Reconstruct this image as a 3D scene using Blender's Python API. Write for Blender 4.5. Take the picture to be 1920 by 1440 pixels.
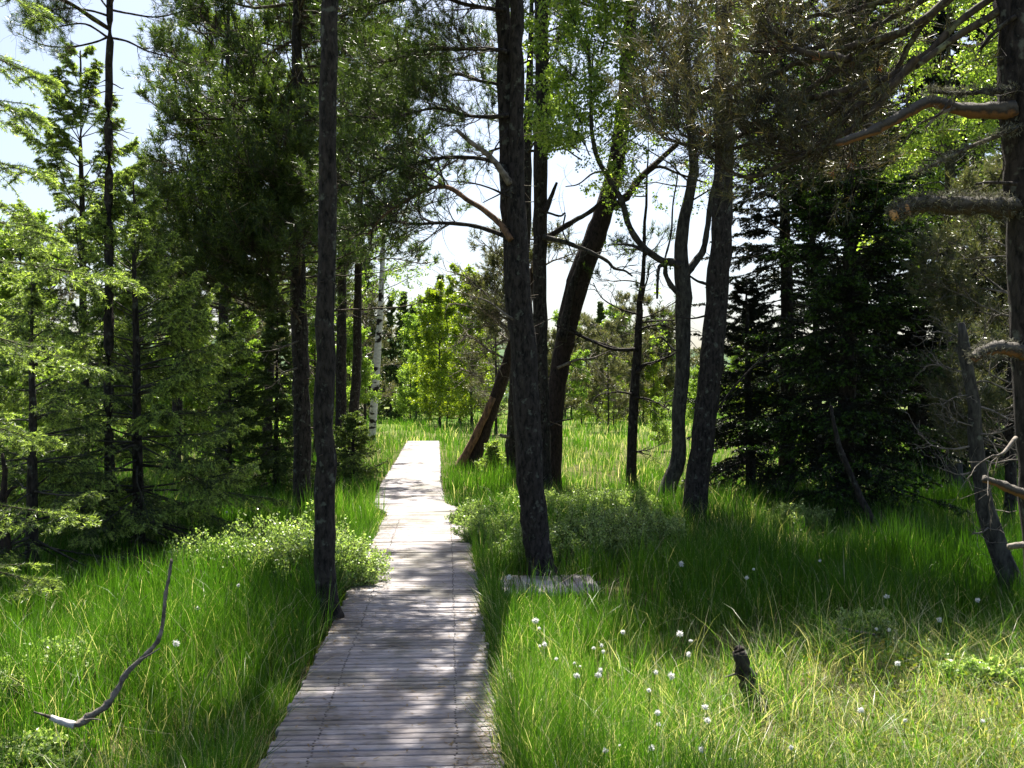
import bpy, math
import numpy as np

# ------------------------------------------------------------------ camera, sky, sun, exposure
C = bpy.context.scene
for o in list(bpy.data.objects):
    bpy.data.objects.remove(o)
H = 1.62                      # eye height above the boardwalk (z = 0)
HZ = 735.0                    # horizon row in the photograph (1920 x 1440)
cam_d = bpy.data.cameras.new('camera'); cam = bpy.data.objects.new('camera', cam_d)
C.collection.objects.link(cam)
cam.location = (0, 0, H); cam.rotation_euler = (math.radians(90), 0, 0)
cam_d.sensor_width = 36; cam_d.lens = 36.0; cam_d.shift_y = (HZ - 720) / 1920
cam_d.clip_start = 0.05; cam_d.clip_end = 4000
C.camera = cam

SUN_EL, SUN_AZ = 61.0, 3.0   # azimuth measured from +Y towards +X
w = bpy.data.worlds.new("World"); C.world = w; w.use_nodes = True
nt = w.node_tree; nt.nodes.clear()
sky = nt.nodes.new('ShaderNodeTexSky'); sky.sky_type = 'NISHITA'; sky.sun_disc = False
sky.sun_elevation = math.radians(SUN_EL); sky.sun_rotation = math.radians(SUN_AZ)
sky.altitude = 700; sky.air_density = 1.0; sky.dust_density = 5.0; sky.ozone_density = 1.0
bg = nt.nodes.new('ShaderNodeBackground'); bg.inputs['Strength'].default_value = 0.056
wo = nt.nodes.new('ShaderNodeOutputWorld')
nt.links.new(sky.outputs[0], bg.inputs[0]); nt.links.new(bg.outputs[0], wo.inputs[0])
sun_d = bpy.data.lights.new('sun', 'SUN'); sun_d.energy = 5.0; sun_d.angle = math.radians(0.53)
sun_d.color = (1.0, 0.94, 0.83)
sun = bpy.data.objects.new('sun', sun_d); C.collection.objects.link(sun)
sun.rotation_euler = (math.radians(SUN_EL - 90), 0, math.radians(-SUN_AZ))   # shines from ahead, high up
sun.location = (0, 30, 60)
vs = C.view_settings; vs.view_transform = 'Standard'; vs.look = 'None'; vs.gamma = 1; vs.exposure = 1.9
C.cycles.max_bounces = 8; C.cycles.transmission_bounces = 5; C.cycles.diffuse_bounces = 4
C.cycles.transparent_max_bounces = 4; C.cycles.glossy_bounces = 2
C.cycles.use_denoising = True

rng = np.random.default_rng(7)
D2R = math.pi / 180

# ------------------------------------------------------------------ helpers
def PT(px, py, Y):            # a point seen at (px, py) of the photograph, Y metres away
    return np.array([(px - 960) / 1920 * Y, Y, H - (py - HZ) / 1920 * Y])

def unit(v):
    v = np.asarray(v, float); return v / np.maximum(np.linalg.norm(v, axis=-1, keepdims=True), 1e-9)

class Geo:
    def __init__(s): s.v = []; s.f = {}; s.t = []; s.n = 0; s.m = {}
    def add(s, v, f, tint=0.0, mat=0):       # f: (m,k) index array
        v = np.asarray(v, np.float32).reshape(-1, 3); f = np.asarray(f, np.int64)
        if len(f) == 0: return
        s.v.append(v); t = np.broadcast_to(np.asarray(tint, np.float32), (len(v),)); s.t.append(t)
        s.f.setdefault(f.shape[1], []).append(f + s.n); s.m.setdefault(f.shape[1], []).append(np.full(len(f), mat, np.int32))
        s.n += len(v)
    def build(s, name, mats, parent=None, smooth=False, loc=None):
        if s.n == 0: return None
        me = bpy.data.meshes.new(name)
        V = np.concatenate(s.v)
        base = np.zeros(3, np.float32)
        if parent is not None: base = np.array(parent.matrix_basis.translation, np.float32)
        elif loc is not None: base = np.array(loc, np.float32)
        V = V - base
        me.vertices.add(len(V)); me.vertices.foreach_set('co', V.ravel())
        loops, tot, mi = [], [], []
        for k, fl in s.f.items():
            F = np.concatenate(fl); loops.append(F.ravel()); tot.append(np.full(len(F), k, np.int32)); mi.append(np.concatenate(s.m[k]))
        loops = np.concatenate(loops).astype(np.int32); tot = np.concatenate(tot); mi = np.concatenate(mi)
        st = np.concatenate([[0], np.cumsum(tot)[:-1]]).astype(np.int32)
        me.loops.add(len(loops)); me.loops.foreach_set('vertex_index', loops)
        me.polygons.add(len(tot)); me.polygons.foreach_set('loop_start', st)
        me.polygons.foreach_set('material_index', mi)
        if smooth: me.polygons.foreach_set('use_smooth', np.ones(len(tot), bool))
        a = me.attributes.new('tint', 'FLOAT', 'POINT'); a.data.foreach_set('value', np.concatenate(s.t))
        me.update(calc_edges=True); me.validate()
        for m in (mats if isinstance(mats, (list, tuple)) else [mats]): me.materials.append(m)
        o = bpy.data.objects.new(name, me); C.collection.objects.link(o)
        if parent is not None: o.parent = parent
        elif loc is not None: o.location = loc
        return o

def tubes(g, paths, radii, sides=6, tint=0.0, cap=False, rough=0.0, mat=0):
    P = np.asarray(paths, float)
    if P.ndim == 2: P = P[None]
    R = np.broadcast_to(np.asarray(radii, float), P.shape[:2])
    n, k = R.shape
    if n == 0: return
    T = unit(np.gradient(P, axis=1))
    ref = np.where(np.abs(T[:, :1, 2:3]) > 0.85, np.array([[[1., 0, 0]]]), np.array([[[0., 0, 1]]]))
    U = unit(np.cross(T, np.broadcast_to(ref, T.shape))); Vv = np.cross(T, U)
    a = np.arange(sides) * 2 * math.pi / sides
    rr = R[:, :, None] * (1 + (rng.normal(0, rough, (n, k, sides)) if rough else 0))
    ring = P[:, :, None] + rr[..., None] * (np.cos(a)[:, None] * U[:, :, None] + np.sin(a)[:, None] * Vv[:, :, None])
    idx = np.arange(n * k * sides).reshape(n, k, sides)
    A = idx[:, :-1]; B = idx[:, 1:]
    F = np.stack([A, np.roll(A, -1, 2), np.roll(B, -1, 2), B], -1).reshape(-1, 4)
    tt = np.asarray(tint, float)
    if tt.ndim == 1 and len(tt) == n: tt = np.repeat(tt, k * sides)
    base = g.n
    g.add(ring.reshape(-1, 3), F, tt, mat)
    if cap:
        for i in range(n):
            for e in (0, k - 1):
                f = (idx[i, e] if e else idx[i, e][::-1]) + base
                g.f.setdefault(sides, []).append(f[None]); g.m.setdefault(sides, []).append(np.full(1, mat, np.int32))

def smooth_path(pts, k):
    """Catmull-Rom through pts (m,d) -> (k,d)"""
    pts = np.asarray(pts, float); m = len(pts)
    if m == 2: return pts[0] + (pts[1] - pts[0]) * np.linspace(0, 1, k)[:, None]
    E = np.vstack([2 * pts[0] - pts[1], pts, 2 * pts[-1] - pts[-2]])
    u = np.linspace(0, m - 1 - 1e-6, k); i = u.astype(int); f = (u - i)[:, None]
    a, b, c, d = E[i], E[i + 1], E[i + 2], E[i + 3]
    return 0.5 * ((2 * b) + (c - a) * f + (2 * a - 5 * b + 4 * c - d) * f ** 2 + (3 * b - a - 3 * c + d) * f ** 3)

def grow(o, d, L, k, bend=0.0, jit=0.1):
    """n paths from origins o along d; bend = upward (+) or downward (-) pull per step"""
    o = np.asarray(o, float); d = unit(d); n = len(o)
    L = np.broadcast_to(np.asarray(L, float), (n,)); P = np.zeros((n, k, 3)); P[:, 0] = o
    bz = np.zeros((n, 3)); bz[:, 2] = bend
    for i in range(1, k):
        d = unit(d + bz / (k - 1) + rng.normal(0, jit, (n, 3)) / math.sqrt(k - 1))
        P[:, i] = P[:, i - 1] + d * (L / (k - 1))[:, None]
    return P

def kids(P, per, t0, t1, a0, a1, flat=False, up=0.0):
    """children along paths: origins, directions, parent fraction, parent index"""
    n, k, _ = P.shape
    pi = np.repeat(np.arange(n), per); m = len(pi)
    t = t0 + (t1 - t0) * ((np.tile(np.arange(per), n) + rng.random(m)) / per)
    u = t * (k - 1); i = np.minimum(u.astype(int), k - 2); f = (u - i)[:, None]
    A = P[pi, i]; B = P[pi, i + 1]; o = A + (B - A) * f; T = unit(B - A)
    if flat:
        S = unit(np.cross(T, [0, 0, 1.0])) * np.where(rng.random(m) < .5, 1, -1)[:, None]
        S = unit(S + rng.normal(0, .18, (m, 3)))
    else:
        S = unit(np.cross(T, unit(rng.normal(0, 1, (m, 3)))))
    a = np.radians(rng.uniform(a0, a1, m))[:, None]
    d = unit(np.cos(a) * T + np.sin(a) * S + np.array([0, 0, up]))
    return o, d, t, pi

def along(P, per, t0=0.0, t1=1.0):
    o, d, t, pi = kids(P, per, t0, t1, 0, 0.01)
    return o, d, t, pi

def needles(g, o, d, k, L, W, spread=0.6, back=0.04, tint=0.0, tv=0.25):
    """k thin tapering needles around each point o, swept along d"""
    n = len(o)
    if n == 0: return
    o = np.repeat(o, k, 0); d = np.repeat(d, k, 0); m = n * k
    o = o - d * (rng.random(m) * np.asarray(back))[:, None]
    r = unit(rng.normal(0, 1, (m, 3))); r = unit(r - (r * d).sum(1, keepdims=True) * d)
    sp = np.clip(rng.normal(spread, .15, m), .15, 1)[:, None]
    nd = unit(d * (1 - sp) + r * sp)
    Ln = (L * rng.uniform(.7, 1.15, m))[:, None]
    s = unit(np.cross(nd, unit(rng.normal(0, 1, (m, 3))))) * (W / 2)
    V = np.stack([o - s, o + s, o + nd * Ln + s * .25, o + nd * Ln - s * .25], 1)
    tt = np.clip(np.repeat(np.broadcast_to(tint, (n,)), k) + rng.normal(0, tv, m), 0, 1)
    g.add(V.reshape(-1, 3), np.arange(m * 4).reshape(-1, 4), np.repeat(tt, 4))

def leaves(g, o, L, W, tint=0.0, tv=0.3, droop=0.3, normal_up=0.0):
    m = len(o)
    if m == 0: return
    d = unit(rng.normal(0, 1, (m, 3)) + np.array([0, 0, -droop]))
    s = unit(np.cross(d, unit(rng.normal(0, 1, (m, 3)) + np.array([0, 0, normal_up]))))
    Ls = (L * rng.uniform(.6, 1.2, m))[:, None]; Ws = Ls * (W / L)
    nn = np.cross(d, s) * Ls * .12
    V = np.stack([o, o + d * Ls * .4 + s * Ws * .5 + nn, o + d * Ls, o + d * Ls * .4 - s * Ws * .5 + nn], 1)
    tt = np.clip(np.broadcast_to(tint, (m,)) + rng.normal(0, tv, m), 0, 1)
    g.add(V.reshape(-1, 3), np.arange(m * 4).reshape(-1, 4), np.repeat(tt, 4))

# ------------------------------------------------------------------ naming
def tag(o, label=None, cat=None, group=None, kind=None):
    if label: o['label'] = label
    if cat: o['category'] = cat
    if group: o['group'] = group
    if kind: o['kind'] = kind
    return o

def empty(name, loc, label=None, cat=None, group=None):
    o = bpy.data.objects.new(name, None); C.collection.objects.link(o)
    o.location = loc; o.empty_display_size = .2
    return tag(o, label, cat, group)

def copy_tree(root, loc, rz=0.0, sc=1.0, label=None):
    r = root.copy(); C.collection.objects.link(r); r.location = loc
    r.rotation_euler = (0, 0, rz); r.scale = (sc, sc, sc)
    if label: r['label'] = label
    for ch in root.children:
        c = ch.copy(); C.collection.objects.link(c); c.parent = r
        for g2 in ch.children:
            d = g2.copy(); C.collection.objects.link(d); d.parent = c
    return r

# ------------------------------------------------------------------ materials
def mat_new(name):
    m = bpy.data.materials.new(name); m.use_nodes = True; t = m.node_tree; t.nodes.clear()
    out = t.nodes.new('ShaderNodeOutputMaterial')
    return m, t, out

def ramp(t, fac, stops):
    r = t.nodes.new('ShaderNodeValToRGB'); e = r.color_ramp.elements
    while len(e) < len(stops): e.new(0.5)
    for q, (p, c) in zip(e, stops): q.position = p; q.color = (*c, 1)
    t.links.new(fac, r.inputs[0]); return r.outputs[0]

def noise(t, scale, detail=4, rough=.55, vec=None, dist=0.0):
    n = t.nodes.new('ShaderNodeTexNoise'); n.inputs['Scale'].default_value = scale
    n.inputs['Detail'].default_value = detail; n.inputs['Roughness'].default_value = rough
    n.inputs['Distortion'].default_value = dist
    if vec is not None: t.links.new(vec, n.inputs['Vector'])
    return n.outputs['Fac']

def mapping(t, scale=(1, 1, 1), kind='Object'):
    c = t.nodes.new('ShaderNodeTexCoord'); m = t.nodes.new('ShaderNodeMapping'); m.inputs['Scale'].default_value = scale
    t.links.new(c.outputs[kind], m.inputs[0]); return m.outputs[0]

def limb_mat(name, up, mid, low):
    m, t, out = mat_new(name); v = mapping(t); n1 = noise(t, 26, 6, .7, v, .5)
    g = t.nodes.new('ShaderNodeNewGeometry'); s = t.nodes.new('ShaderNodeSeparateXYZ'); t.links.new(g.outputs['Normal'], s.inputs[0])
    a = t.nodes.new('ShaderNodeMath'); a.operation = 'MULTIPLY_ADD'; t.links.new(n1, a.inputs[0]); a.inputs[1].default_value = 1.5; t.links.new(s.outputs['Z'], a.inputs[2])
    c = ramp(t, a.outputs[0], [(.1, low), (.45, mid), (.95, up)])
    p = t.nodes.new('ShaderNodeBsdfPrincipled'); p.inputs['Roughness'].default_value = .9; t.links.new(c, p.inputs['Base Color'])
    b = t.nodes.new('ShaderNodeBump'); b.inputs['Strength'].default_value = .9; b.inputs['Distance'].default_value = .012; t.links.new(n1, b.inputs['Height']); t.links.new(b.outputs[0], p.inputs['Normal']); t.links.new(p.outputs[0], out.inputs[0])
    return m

def foliage(name, stops, trans=0.45, tmul=(1.5, 1.7, .6), rough=.4, spec=.4):
    """leaf: reflects the stops' colour, lets light through with tmul times that colour"""
    m, t, out = mat_new(name)
    a = t.nodes.new('ShaderNodeAttribute'); a.attribute_name = 'tint'
    col = ramp(t, a.outputs['Fac'], stops)
    p = t.nodes.new('ShaderNodeBsdfPrincipled'); p.inputs['Roughness'].default_value = rough
    p.inputs['Specular IOR Level'].default_value = spec
    t.links.new(col, p.inputs['Base Color'])
    mx = t.nodes.new('ShaderNodeMix'); mx.data_type = 'RGBA'; mx.blend_type = 'MULTIPLY'; mx.inputs[0].default_value = 1
    t.links.new(col, mx.inputs[6]); mx.inputs[7].default_value = (*tmul, 1)
    tr = t.nodes.new('ShaderNodeBsdfTranslucent'); t.links.new(mx.outputs[2], tr.inputs[0])
    ms = t.nodes.new('ShaderNodeMixShader'); ms.inputs[0].default_value = trans
    t.links.new(p.outputs[0], ms.inputs[1]); t.links.new(tr.outputs[0], ms.inputs[2]); t.links.new(ms.outputs[0], out.inputs[0])
    return m

def bark(name, dark, light, scale=(1, 1, .4), sc=30, bump=.9, lichen=None, rough=.9, lich_amt=.62, spots=None):
    m, t, out = mat_new(name)
    v = mapping(t, scale)
    n1 = noise(t, sc, 6, .65, v, .4)
    col = ramp(t, n1, [(.36, dark), (.62, light)])
    if lichen:
        n2 = noise(t, 14, 5, .6, mapping(t))
        f = t.nodes.new('ShaderNodeMapRange'); f.inputs[1].default_value = lich_amt; f.inputs[2].default_value = lich_amt + .08
        t.links.new(n2, f.inputs[0])
        mx = t.nodes.new('ShaderNodeMix'); mx.data_type = 'RGBA'
        t.links.new(f.outputs[0], mx.inputs[0]); t.links.new(col, mx.inputs[6]); mx.inputs[7].default_value = (*lichen, 1)
        col = mx.outputs[2]
    if spots:
        n3 = noise(t, 2.2, 3, .5, mapping(t, (1, 1, 2.2)))
        f = t.nodes.new('ShaderNodeMapRange'); f.inputs[1].default_value = .53; f.inputs[2].default_value = .57
        t.links.new(n3, f.inputs[0])
        mx = t.nodes.new('ShaderNodeMix'); mx.data_type = 'RGBA'
        t.links.new(f.outputs[0], mx.inputs[0]); t.links.new(col, mx.inputs[6]); mx.inputs[7].default_value = (*spots, 1)
        col = mx.outputs[2]
    p = t.nodes.new('ShaderNodeBsdfPrincipled'); p.inputs['Roughness'].default_value = rough
    p.inputs['Specular IOR Level'].default_value = .25
    t.links.new(col, p.inputs['Base Color'])
    b = t.nodes.new('ShaderNodeBump'); b.inputs['Strength'].default_value = bump; b.inputs['Distance'].default_value = .02
    t.links.new(n1, b.inputs['Height']); t.links.new(b.outputs[0], p.inputs['Normal']); t.links.new(p.outputs[0], out.inputs[0])
    return m

M = {}
M['bark_pine'] = bark('bark_pine', (.005, .0045, .004), (.05, .041, .036), lichen=(.10, .105, .085), lich_amt=.585)
M['bark_red'] = bark('bark_red', (.010, .008, .007), (.05, .034, .028), lichen=(.07, .065, .05), lich_amt=.66)
M['bark_twig'] = bark('bark_twig', (.018, .014, .011), (.085, .066, .048), sc=30, bump=.3, lichen=(.17, .18, .10), lich_amt=.55)
M['bark_orange'] = bark('bark_orange', (.045, .03, .022), (.22, .125, .07), sc=18, bump=.4)
M['bark_dead'] = bark('bark_dead', (.05, .042, .035), (.24, .21, .18), sc=16, bump=.5, scale=(1, 1, 1))
M['bark_grey'] = bark('bark_grey', (.018, .016, .015), (.08, .075, .065), sc=20, bump=.5, lichen=(.13, .135, .11))
M['bark_birch'] = bark('bark_birch', (.40, .38, .36), (.62, .60, .58), sc=8, bump=.1, scale=(1, 1, 2), spots=(.02, .016, .014))
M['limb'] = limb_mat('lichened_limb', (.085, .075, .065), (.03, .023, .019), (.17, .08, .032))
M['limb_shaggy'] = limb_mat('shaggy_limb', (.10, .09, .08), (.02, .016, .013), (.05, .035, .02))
M['cut_wood'] = bark('cut_wood', (.35, .17, .07), (.62, .36, .17), sc=12, bump=.3)
M['needle_pine'] = foliage('needle_pine', [(0, (.018, .036, .011)), (.55, (.055, .088, .024)), (1, (.15, .19, .06))], .38, (1.5, 1.7, .5), .38, .4)
M['needle_near'] = foliage('needle_near', [(0, (.025, .032, .014)), (.6, (.06, .065, .028)), (1, (.15, .12, .06))], .3, (1.5, 1.4, .7), .35, .6)
M['needle_grey'] = foliage('needle_grey', [(0, (.045, .06, .035)), (.6, (.09, .11, .05)), (1, (.17, .16, .08))], .3, (1.4, 1.4, .7), .4, .5)
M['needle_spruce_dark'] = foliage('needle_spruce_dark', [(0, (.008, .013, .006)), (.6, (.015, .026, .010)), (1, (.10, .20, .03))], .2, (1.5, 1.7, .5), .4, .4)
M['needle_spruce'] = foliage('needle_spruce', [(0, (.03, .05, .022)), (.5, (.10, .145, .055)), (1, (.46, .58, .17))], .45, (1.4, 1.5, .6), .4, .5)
M['needle_dead'] = foliage('needle_dead', [(0, (.12, .08, .04)), (1, (.26, .2, .1))], .3, (1.4, 1.3, 1), .6, .2)
M['shoot_rust'] = foliage('shoot_rust', [(0, (.16, .06, .03)), (1, (.42, .2, .08))], .3, (1.4, 1.2, 1), .6, .2)
M['leaf_birch'] = foliage('leaf_birch', [(0, (.09, .16, .03)), (.6, (.22, .32, .065)), (1, (.40, .47, .16))], .5, (1.5, 1.6, .6), .35, .5)
M['leaf_yellow'] = foliage('leaf_yellow', [(0, (.10, .16, .02)), (.6, (.2, .28, .03)), (1, (.36, .38, .05))], .5, (1.5, 1.5, .5), .4, .4)
M['leaf_shrub'] = foliage('leaf_shrub', [(0, (.11, .17, .05)), (.6, (.25, .34, .12)), (1, (.48, .54, .28))], .42, (1.4, 1.6, .6), .35, .6)
M['grass'] = foliage('grass', [(0, (.022, .062, .005)), (.45, (.062, .155, .012)), (.72, (.13, .235, .03)), (.86, (.36, .34, .18)), (1, (.50, .46, .35))], .5, (1.4, 1.5, .68), .38, .4)
M['moss'] = foliage('moss', [(0, (.10, .14, .02)), (.6, (.24, .27, .04)), (1, (.36, .30, .10))], .35, (1.3, 1.4, .5), .6, .2)
M['lichen'] = foliage('lichen', [(0, (.035, .033, .026)), (.6, (.12, .12, .095)), (1, (.28, .28, .22))], .2, (1.1, 1.1, .9), .8, .1)
M['cotton'] = foliage('cotton', [(0, (.8, .8, .78)), (1, (.86, .86, .85))], .35, (1, 1, 1), .8, .1)

# ------------------------------------------------------------------ terrain
PATH = np.array([(-0.36, 1.0), (-0.72, 7.0), (-1.16, 13.9), (-1.50, 14.9), (-1.84, 18.8), (-2.2, 24.0), (-2.95, 34.0)])
SIDE = np.array([(-0.1, 9.02), (.82, 9.08)])
PW = 0.525

def seg_dist(x, y, poly):
    best = np.full(np.shape(x), 1e9)
    for a, b in zip(poly[:-1], poly[1:]):
        ab = b - a; t = np.clip(((x - a[0]) * ab[0] + (y - a[1]) * ab[1]) / (ab @ ab), 0, 1)
        best = np.minimum(best, np.hypot(x - a[0] - t * ab[0], y - a[1] - t * ab[1]))
    return best

def sstep(a, b, x):
    t = np.clip((x - a) / (b - a), 0, 1); return t * t * (3 - 2 * t)

def gz(x, y):
    x = np.asarray(x, float); y = np.asarray(y, float)
    z = -0.13 + .035 * np.sin(x * 1.9 + .6 * y) * np.cos(y * 1.5 - .8) + .02 * np.sin(x * 4.3 - y * 3.1) + .02 * np.sin(x * .7 + 1) * np.sin(y * .53)
    z = z + .20 * np.exp(-(((x - 2.3) / .95) ** 2 + ((y - 5.9) / .75) ** 2)) + .10 * np.exp(-(((x - 2.2) / .7) ** 2 + ((y - 4.5) / .5) ** 2))
    z = z + .10 * np.exp(-(((x + 2.5) / .6) ** 2 + ((y - 5.0) / .9) ** 2))
    d = np.minimum(seg_dist(x, y, PATH), seg_dist(x, y, SIDE))
    k = sstep(.45, 1.0, d); z = -0.13 * (1 - k) + z * k
    r = np.hypot(x, y)
    z = z + 46 * sstep(220, 900, r) * (0.55 + .45 * np.sin(np.arctan2(x, y) * 3.1 + 2.0)) * sstep(-50, 200, y)
    return z

def gnd(px, py, Y=None, sink=0.0):
    """point on the ground seen at (px, py)"""
    if Y is None:
        Y = (H + .13) * 1920 / (py - HZ)
    x = (px - 960) / 1920 * Y
    return np.array([x, Y, float(gz(x, Y)) - sink])

def axis_steps(a, n, p): 
    u = np.linspace(-1, 1, n); return a * np.sign(u) * (np.exp(np.abs(u) * p) - 1) / (math.exp(p) - 1)
g = Geo()
xs = axis_steps(1500, 241, 6.6); ys = axis_steps(1500, 261, 6.6) + 8
XX, YY = np.meshgrid(xs, ys, indexing='ij'); ZZ = gz(XX, YY)
idx = np.arange(XX.size).reshape(XX.shape)
g.add(np.stack([XX, YY, ZZ], -1), np.stack([idx[:-1, :-1], idx[1:, :-1], idx[1:, 1:], idx[:-1, 1:]], -1).reshape(-1, 4))
m, t, out = mat_new('bog_soil')
cc = mapping(t)
n1 = noise(t, 3.2, 8, .65, cc); n2 = noise(t, .09, 4, .55, cc)
near = ramp(t, n1, [(.3, (.035, .03, .018)), (.5, (.07, .075, .025)), (.62, (.12, .10, .05)), (.8, (.10, .15, .03))])
# farther out the bog is a pale sedge meadow, then wooded hills
sx = t.nodes.new('ShaderNodeSeparateXYZ'); t.links.new(cc, sx.inputs[0])
fr = t.nodes.new('ShaderNodeMapRange'); fr.inputs[1].default_value = 25; fr.inputs[2].default_value = 60; t.links.new(sx.outputs[1], fr.inputs[0])
meadow = ramp(t, n2, [(.35, (.07, .12, .025)), (.55, (.13, .16, .05)), (.72, (.20, .14, .08))])
mx = t.nodes.new('ShaderNodeMix'); mx.data_type = 'RGBA'; t.links.new(fr.outputs[0], mx.inputs[0]); t.links.new(near, mx.inputs[6]); t.links.new(meadow, mx.inputs[7])
ln = t.nodes.new('ShaderNodeVectorMath'); ln.operation = 'LENGTH'; t.links.new(cc, ln.inputs[0])
f2 = t.nodes.new('ShaderNodeMapRange'); f2.inputs[1].default_value = 150; f2.inputs[2].default_value = 260; t.links.new(ln.outputs['Value'], f2.inputs[0])
wood = ramp(t, noise(t, .06, 6, .7, cc), [(.35, (.03, .05, .03)), (.65, (.07, .11, .055))])
m2 = t.nodes.new('ShaderNodeMix'); m2.data_type = 'RGBA'; t.links.new(f2.outputs[0], m2.inputs[0]); t.links.new(mx.outputs[2], m2.inputs[6]); t.links.new(wood, m2.inputs[7])
p = t.nodes.new('ShaderNodeBsdfPrincipled'); p.inputs['Roughness'].default_value = 1; p.inputs['Specular IOR Level'].default_value = .05; t.links.new(m2.outputs[2], p.inputs['Base Color'])
b = t.nodes.new('ShaderNodeBump'); b.inputs['Strength'].default_value = .8; b.inputs['Distance'].default_value = .05
t.links.new(n1, b.inputs['Height']); t.links.new(b.outputs[0], p.inputs['Normal']); t.links.new(p.outputs[0], out.inputs[0])
tag(g.build('ground', m, smooth=True), 'mossy brown bog ground under the grass, sedge and trees', 'ground', kind='structure')

# ------------------------------------------------------------------ boardwalk
m, t, out = mat_new('weathered_board')
at = t.nodes.new('ShaderNodeAttribute'); at.attribute_name = 'tint'
base = ramp(t, at.outputs['Fac'], [(0, (.235, .215, .225)), (.5, (.33, .308, .322)), (1, (.42, .395, .41))])
gr = noise(t, 30, 5, .7, mapping(t, (.35, 2.5, 1)))
st = noise(t, 2.2, 5, .65, mapping(t))
def mul(t, a, f, c0, c1, lo, hi):
    r = ramp(t, f, [(lo, c0), (hi, c1)])
    x = t.nodes.new('ShaderNodeMix'); x.data_type = 'RGBA'; x.blend_type = 'MULTIPLY'; x.inputs[0].default_value = 1
    t.links.new(a, x.inputs[6]); t.links.new(r, x.inputs[7]); return x.outputs[2]
c1 = mul(t, base, gr, (.62, .6, .58), (1, 1, 1), .35, .6)
c1 = mul(t, c1, noise(t, .8, 5, .7, mapping(t)), (.66, .67, .58), (1, 1, 1), .40, .5)
c1 = mul(t, c1, st, (.66, .62, .58), (1, 1, 1), .34, .52)
p = t.nodes.new('ShaderNodeBsdfPrincipled'); p.inputs['Roughness'].default_value = .72; p.inputs['Specular IOR Level'].default_value = .35
t.links.new(c1, p.inputs['Base Color'])
b = t.nodes.new('ShaderNodeBump'); b.inputs['Strength'].default_value = .35; b.inputs['Distance'].default_value = .004
t.links.new(gr, b.inputs['Height']); t.links.new(b.outputs[0], p.inputs['Normal']); t.links.new(p.outputs[0], out.inputs[0])
M['board'] = m
m, t, out = mat_new('nail_steel'); p = t.nodes.new('ShaderNodeBsdfPrincipled'); p.inputs['Base Color'].default_value = (.09, .08, .075, 1)
p.inputs['Metallic'].default_value = .6; p.inputs['Roughness'].default_value = .5; t.links.new(p.outputs[0], out.inputs[0]); M['nail'] = m

def boxes(g, c, ax, ay, hx, hy, z0, z1, tint, bev=.004):
    """upright boxes with slightly bevelled top edges; c (n,2), ax/ay unit (n,2)"""
    n = len(c)
    def ringv(ex, z):
        out = []
        for sx, sy in ((-1, -1), (1, -1), (1, 1), (-1, 1)):
            q = c + ax * (sx * (hx - ex))[:, None] + ay * (sy * (hy - ex))[:, None]
            out.append(np.column_stack([q, np.broadcast_to(z, (n,))]))
        return np.stack(out, 1)
    V = np.concatenate([ringv(0, z0), ringv(0, z1 - bev), ringv(bev, z1)], 1)
    f = []
    for r in (0, 4):
        for k in range(4): f.append((r + k, r + (k + 1) % 4, r + 4 + (k + 1) % 4, r + 4 + k))
    f.append((8, 9, 10, 11)); f = np.array(f)
    F = (np.arange(n)[:, None, None] * 12 + f[None]).reshape(-1, 4)
    g.add(V.reshape(-1, 3), F, np.repeat(tint, 12))

def deck(root, poly, width, pitch=.073, gap=.014, z=0.0, name='plank_deck'):
    pl = Geo(); be = Geo(); na = Geo()
    for a, b2 in zip(poly[:-1], poly[1:]):
        d = unit(b2 - a); L = np.linalg.norm(b2 - a); n = int(L / pitch); s = (np.arange(n) + .5) * pitch
        c = a + d[None] * s[:, None]; nrm = np.array([d[1], -d[0]])
        yaw = rng.normal(0, .004, n); dv = np.stack([np.cos(yaw)[:, None] * nrm + np.sin(yaw)[:, None] * d], 0)[0]
        ay = np.column_stack([-dv[:, 1], dv[:, 0]])
        c = c + dv * rng.normal(0, .005, n)[:, None]
        zt = z + rng.normal(0, .0014, n)
        boxes(pl, c, dv, ay, np.full(n, width) + rng.normal(0, .009, n), np.full(n, (pitch - gap) / 2) + rng.normal(0, .0012, n), zt - .032, zt, np.clip(rng.normal(.5, .22, n), 0, 1))
        for off in (-width * .62, width * .62, 0.02):
            q0 = a + nrm * off; q1 = b2 + nrm * off
            boxes(be, ((q0 + q1) / 2)[None], d[None], nrm[None], np.array([L / 2]), np.array([.035]), z - .14, z - .04, np.array([.2]))
        near = np.array([x for x in range(n) if np.hypot(*c[x]) < 13])
        if len(near):
            for off in (-width * .62, width * .62):
                for e in (-.018, .018):
                    q = c[near] + dv[near] * off + ay[near] * e + rng.normal(0, .0022, (len(near), 2)); zz = zt[near]
                    for q2, z2 in zip(q, zz):
                        th = np.arange(6) * math.pi / 3
                        r0 = np.column_stack([q2[0] + .0055 * np.cos(th), q2[1] + .0055 * np.sin(th), np.full(6, z2 + .0022)])
                        r1 = r0.copy(); r1[:, 2] = z2 - .004; ii = np.arange(6)
                        na.add(np.vstack([r1, r0]), np.column_stack([ii, (ii + 1) % 6, (ii + 1) % 6 + 6, ii + 6]))
                        na.add(r0, np.arange(6)[None])
    pl.build(name, M['board'], root); be.build('bearer_beams', M['bark_grey'], root)
    o = na.build('nail_rows', M['nail'], root)
    for ch in root.children:
        if ch.name.startswith(('nail', 'bearer')): ch['kind'] = 'stuff'

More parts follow.
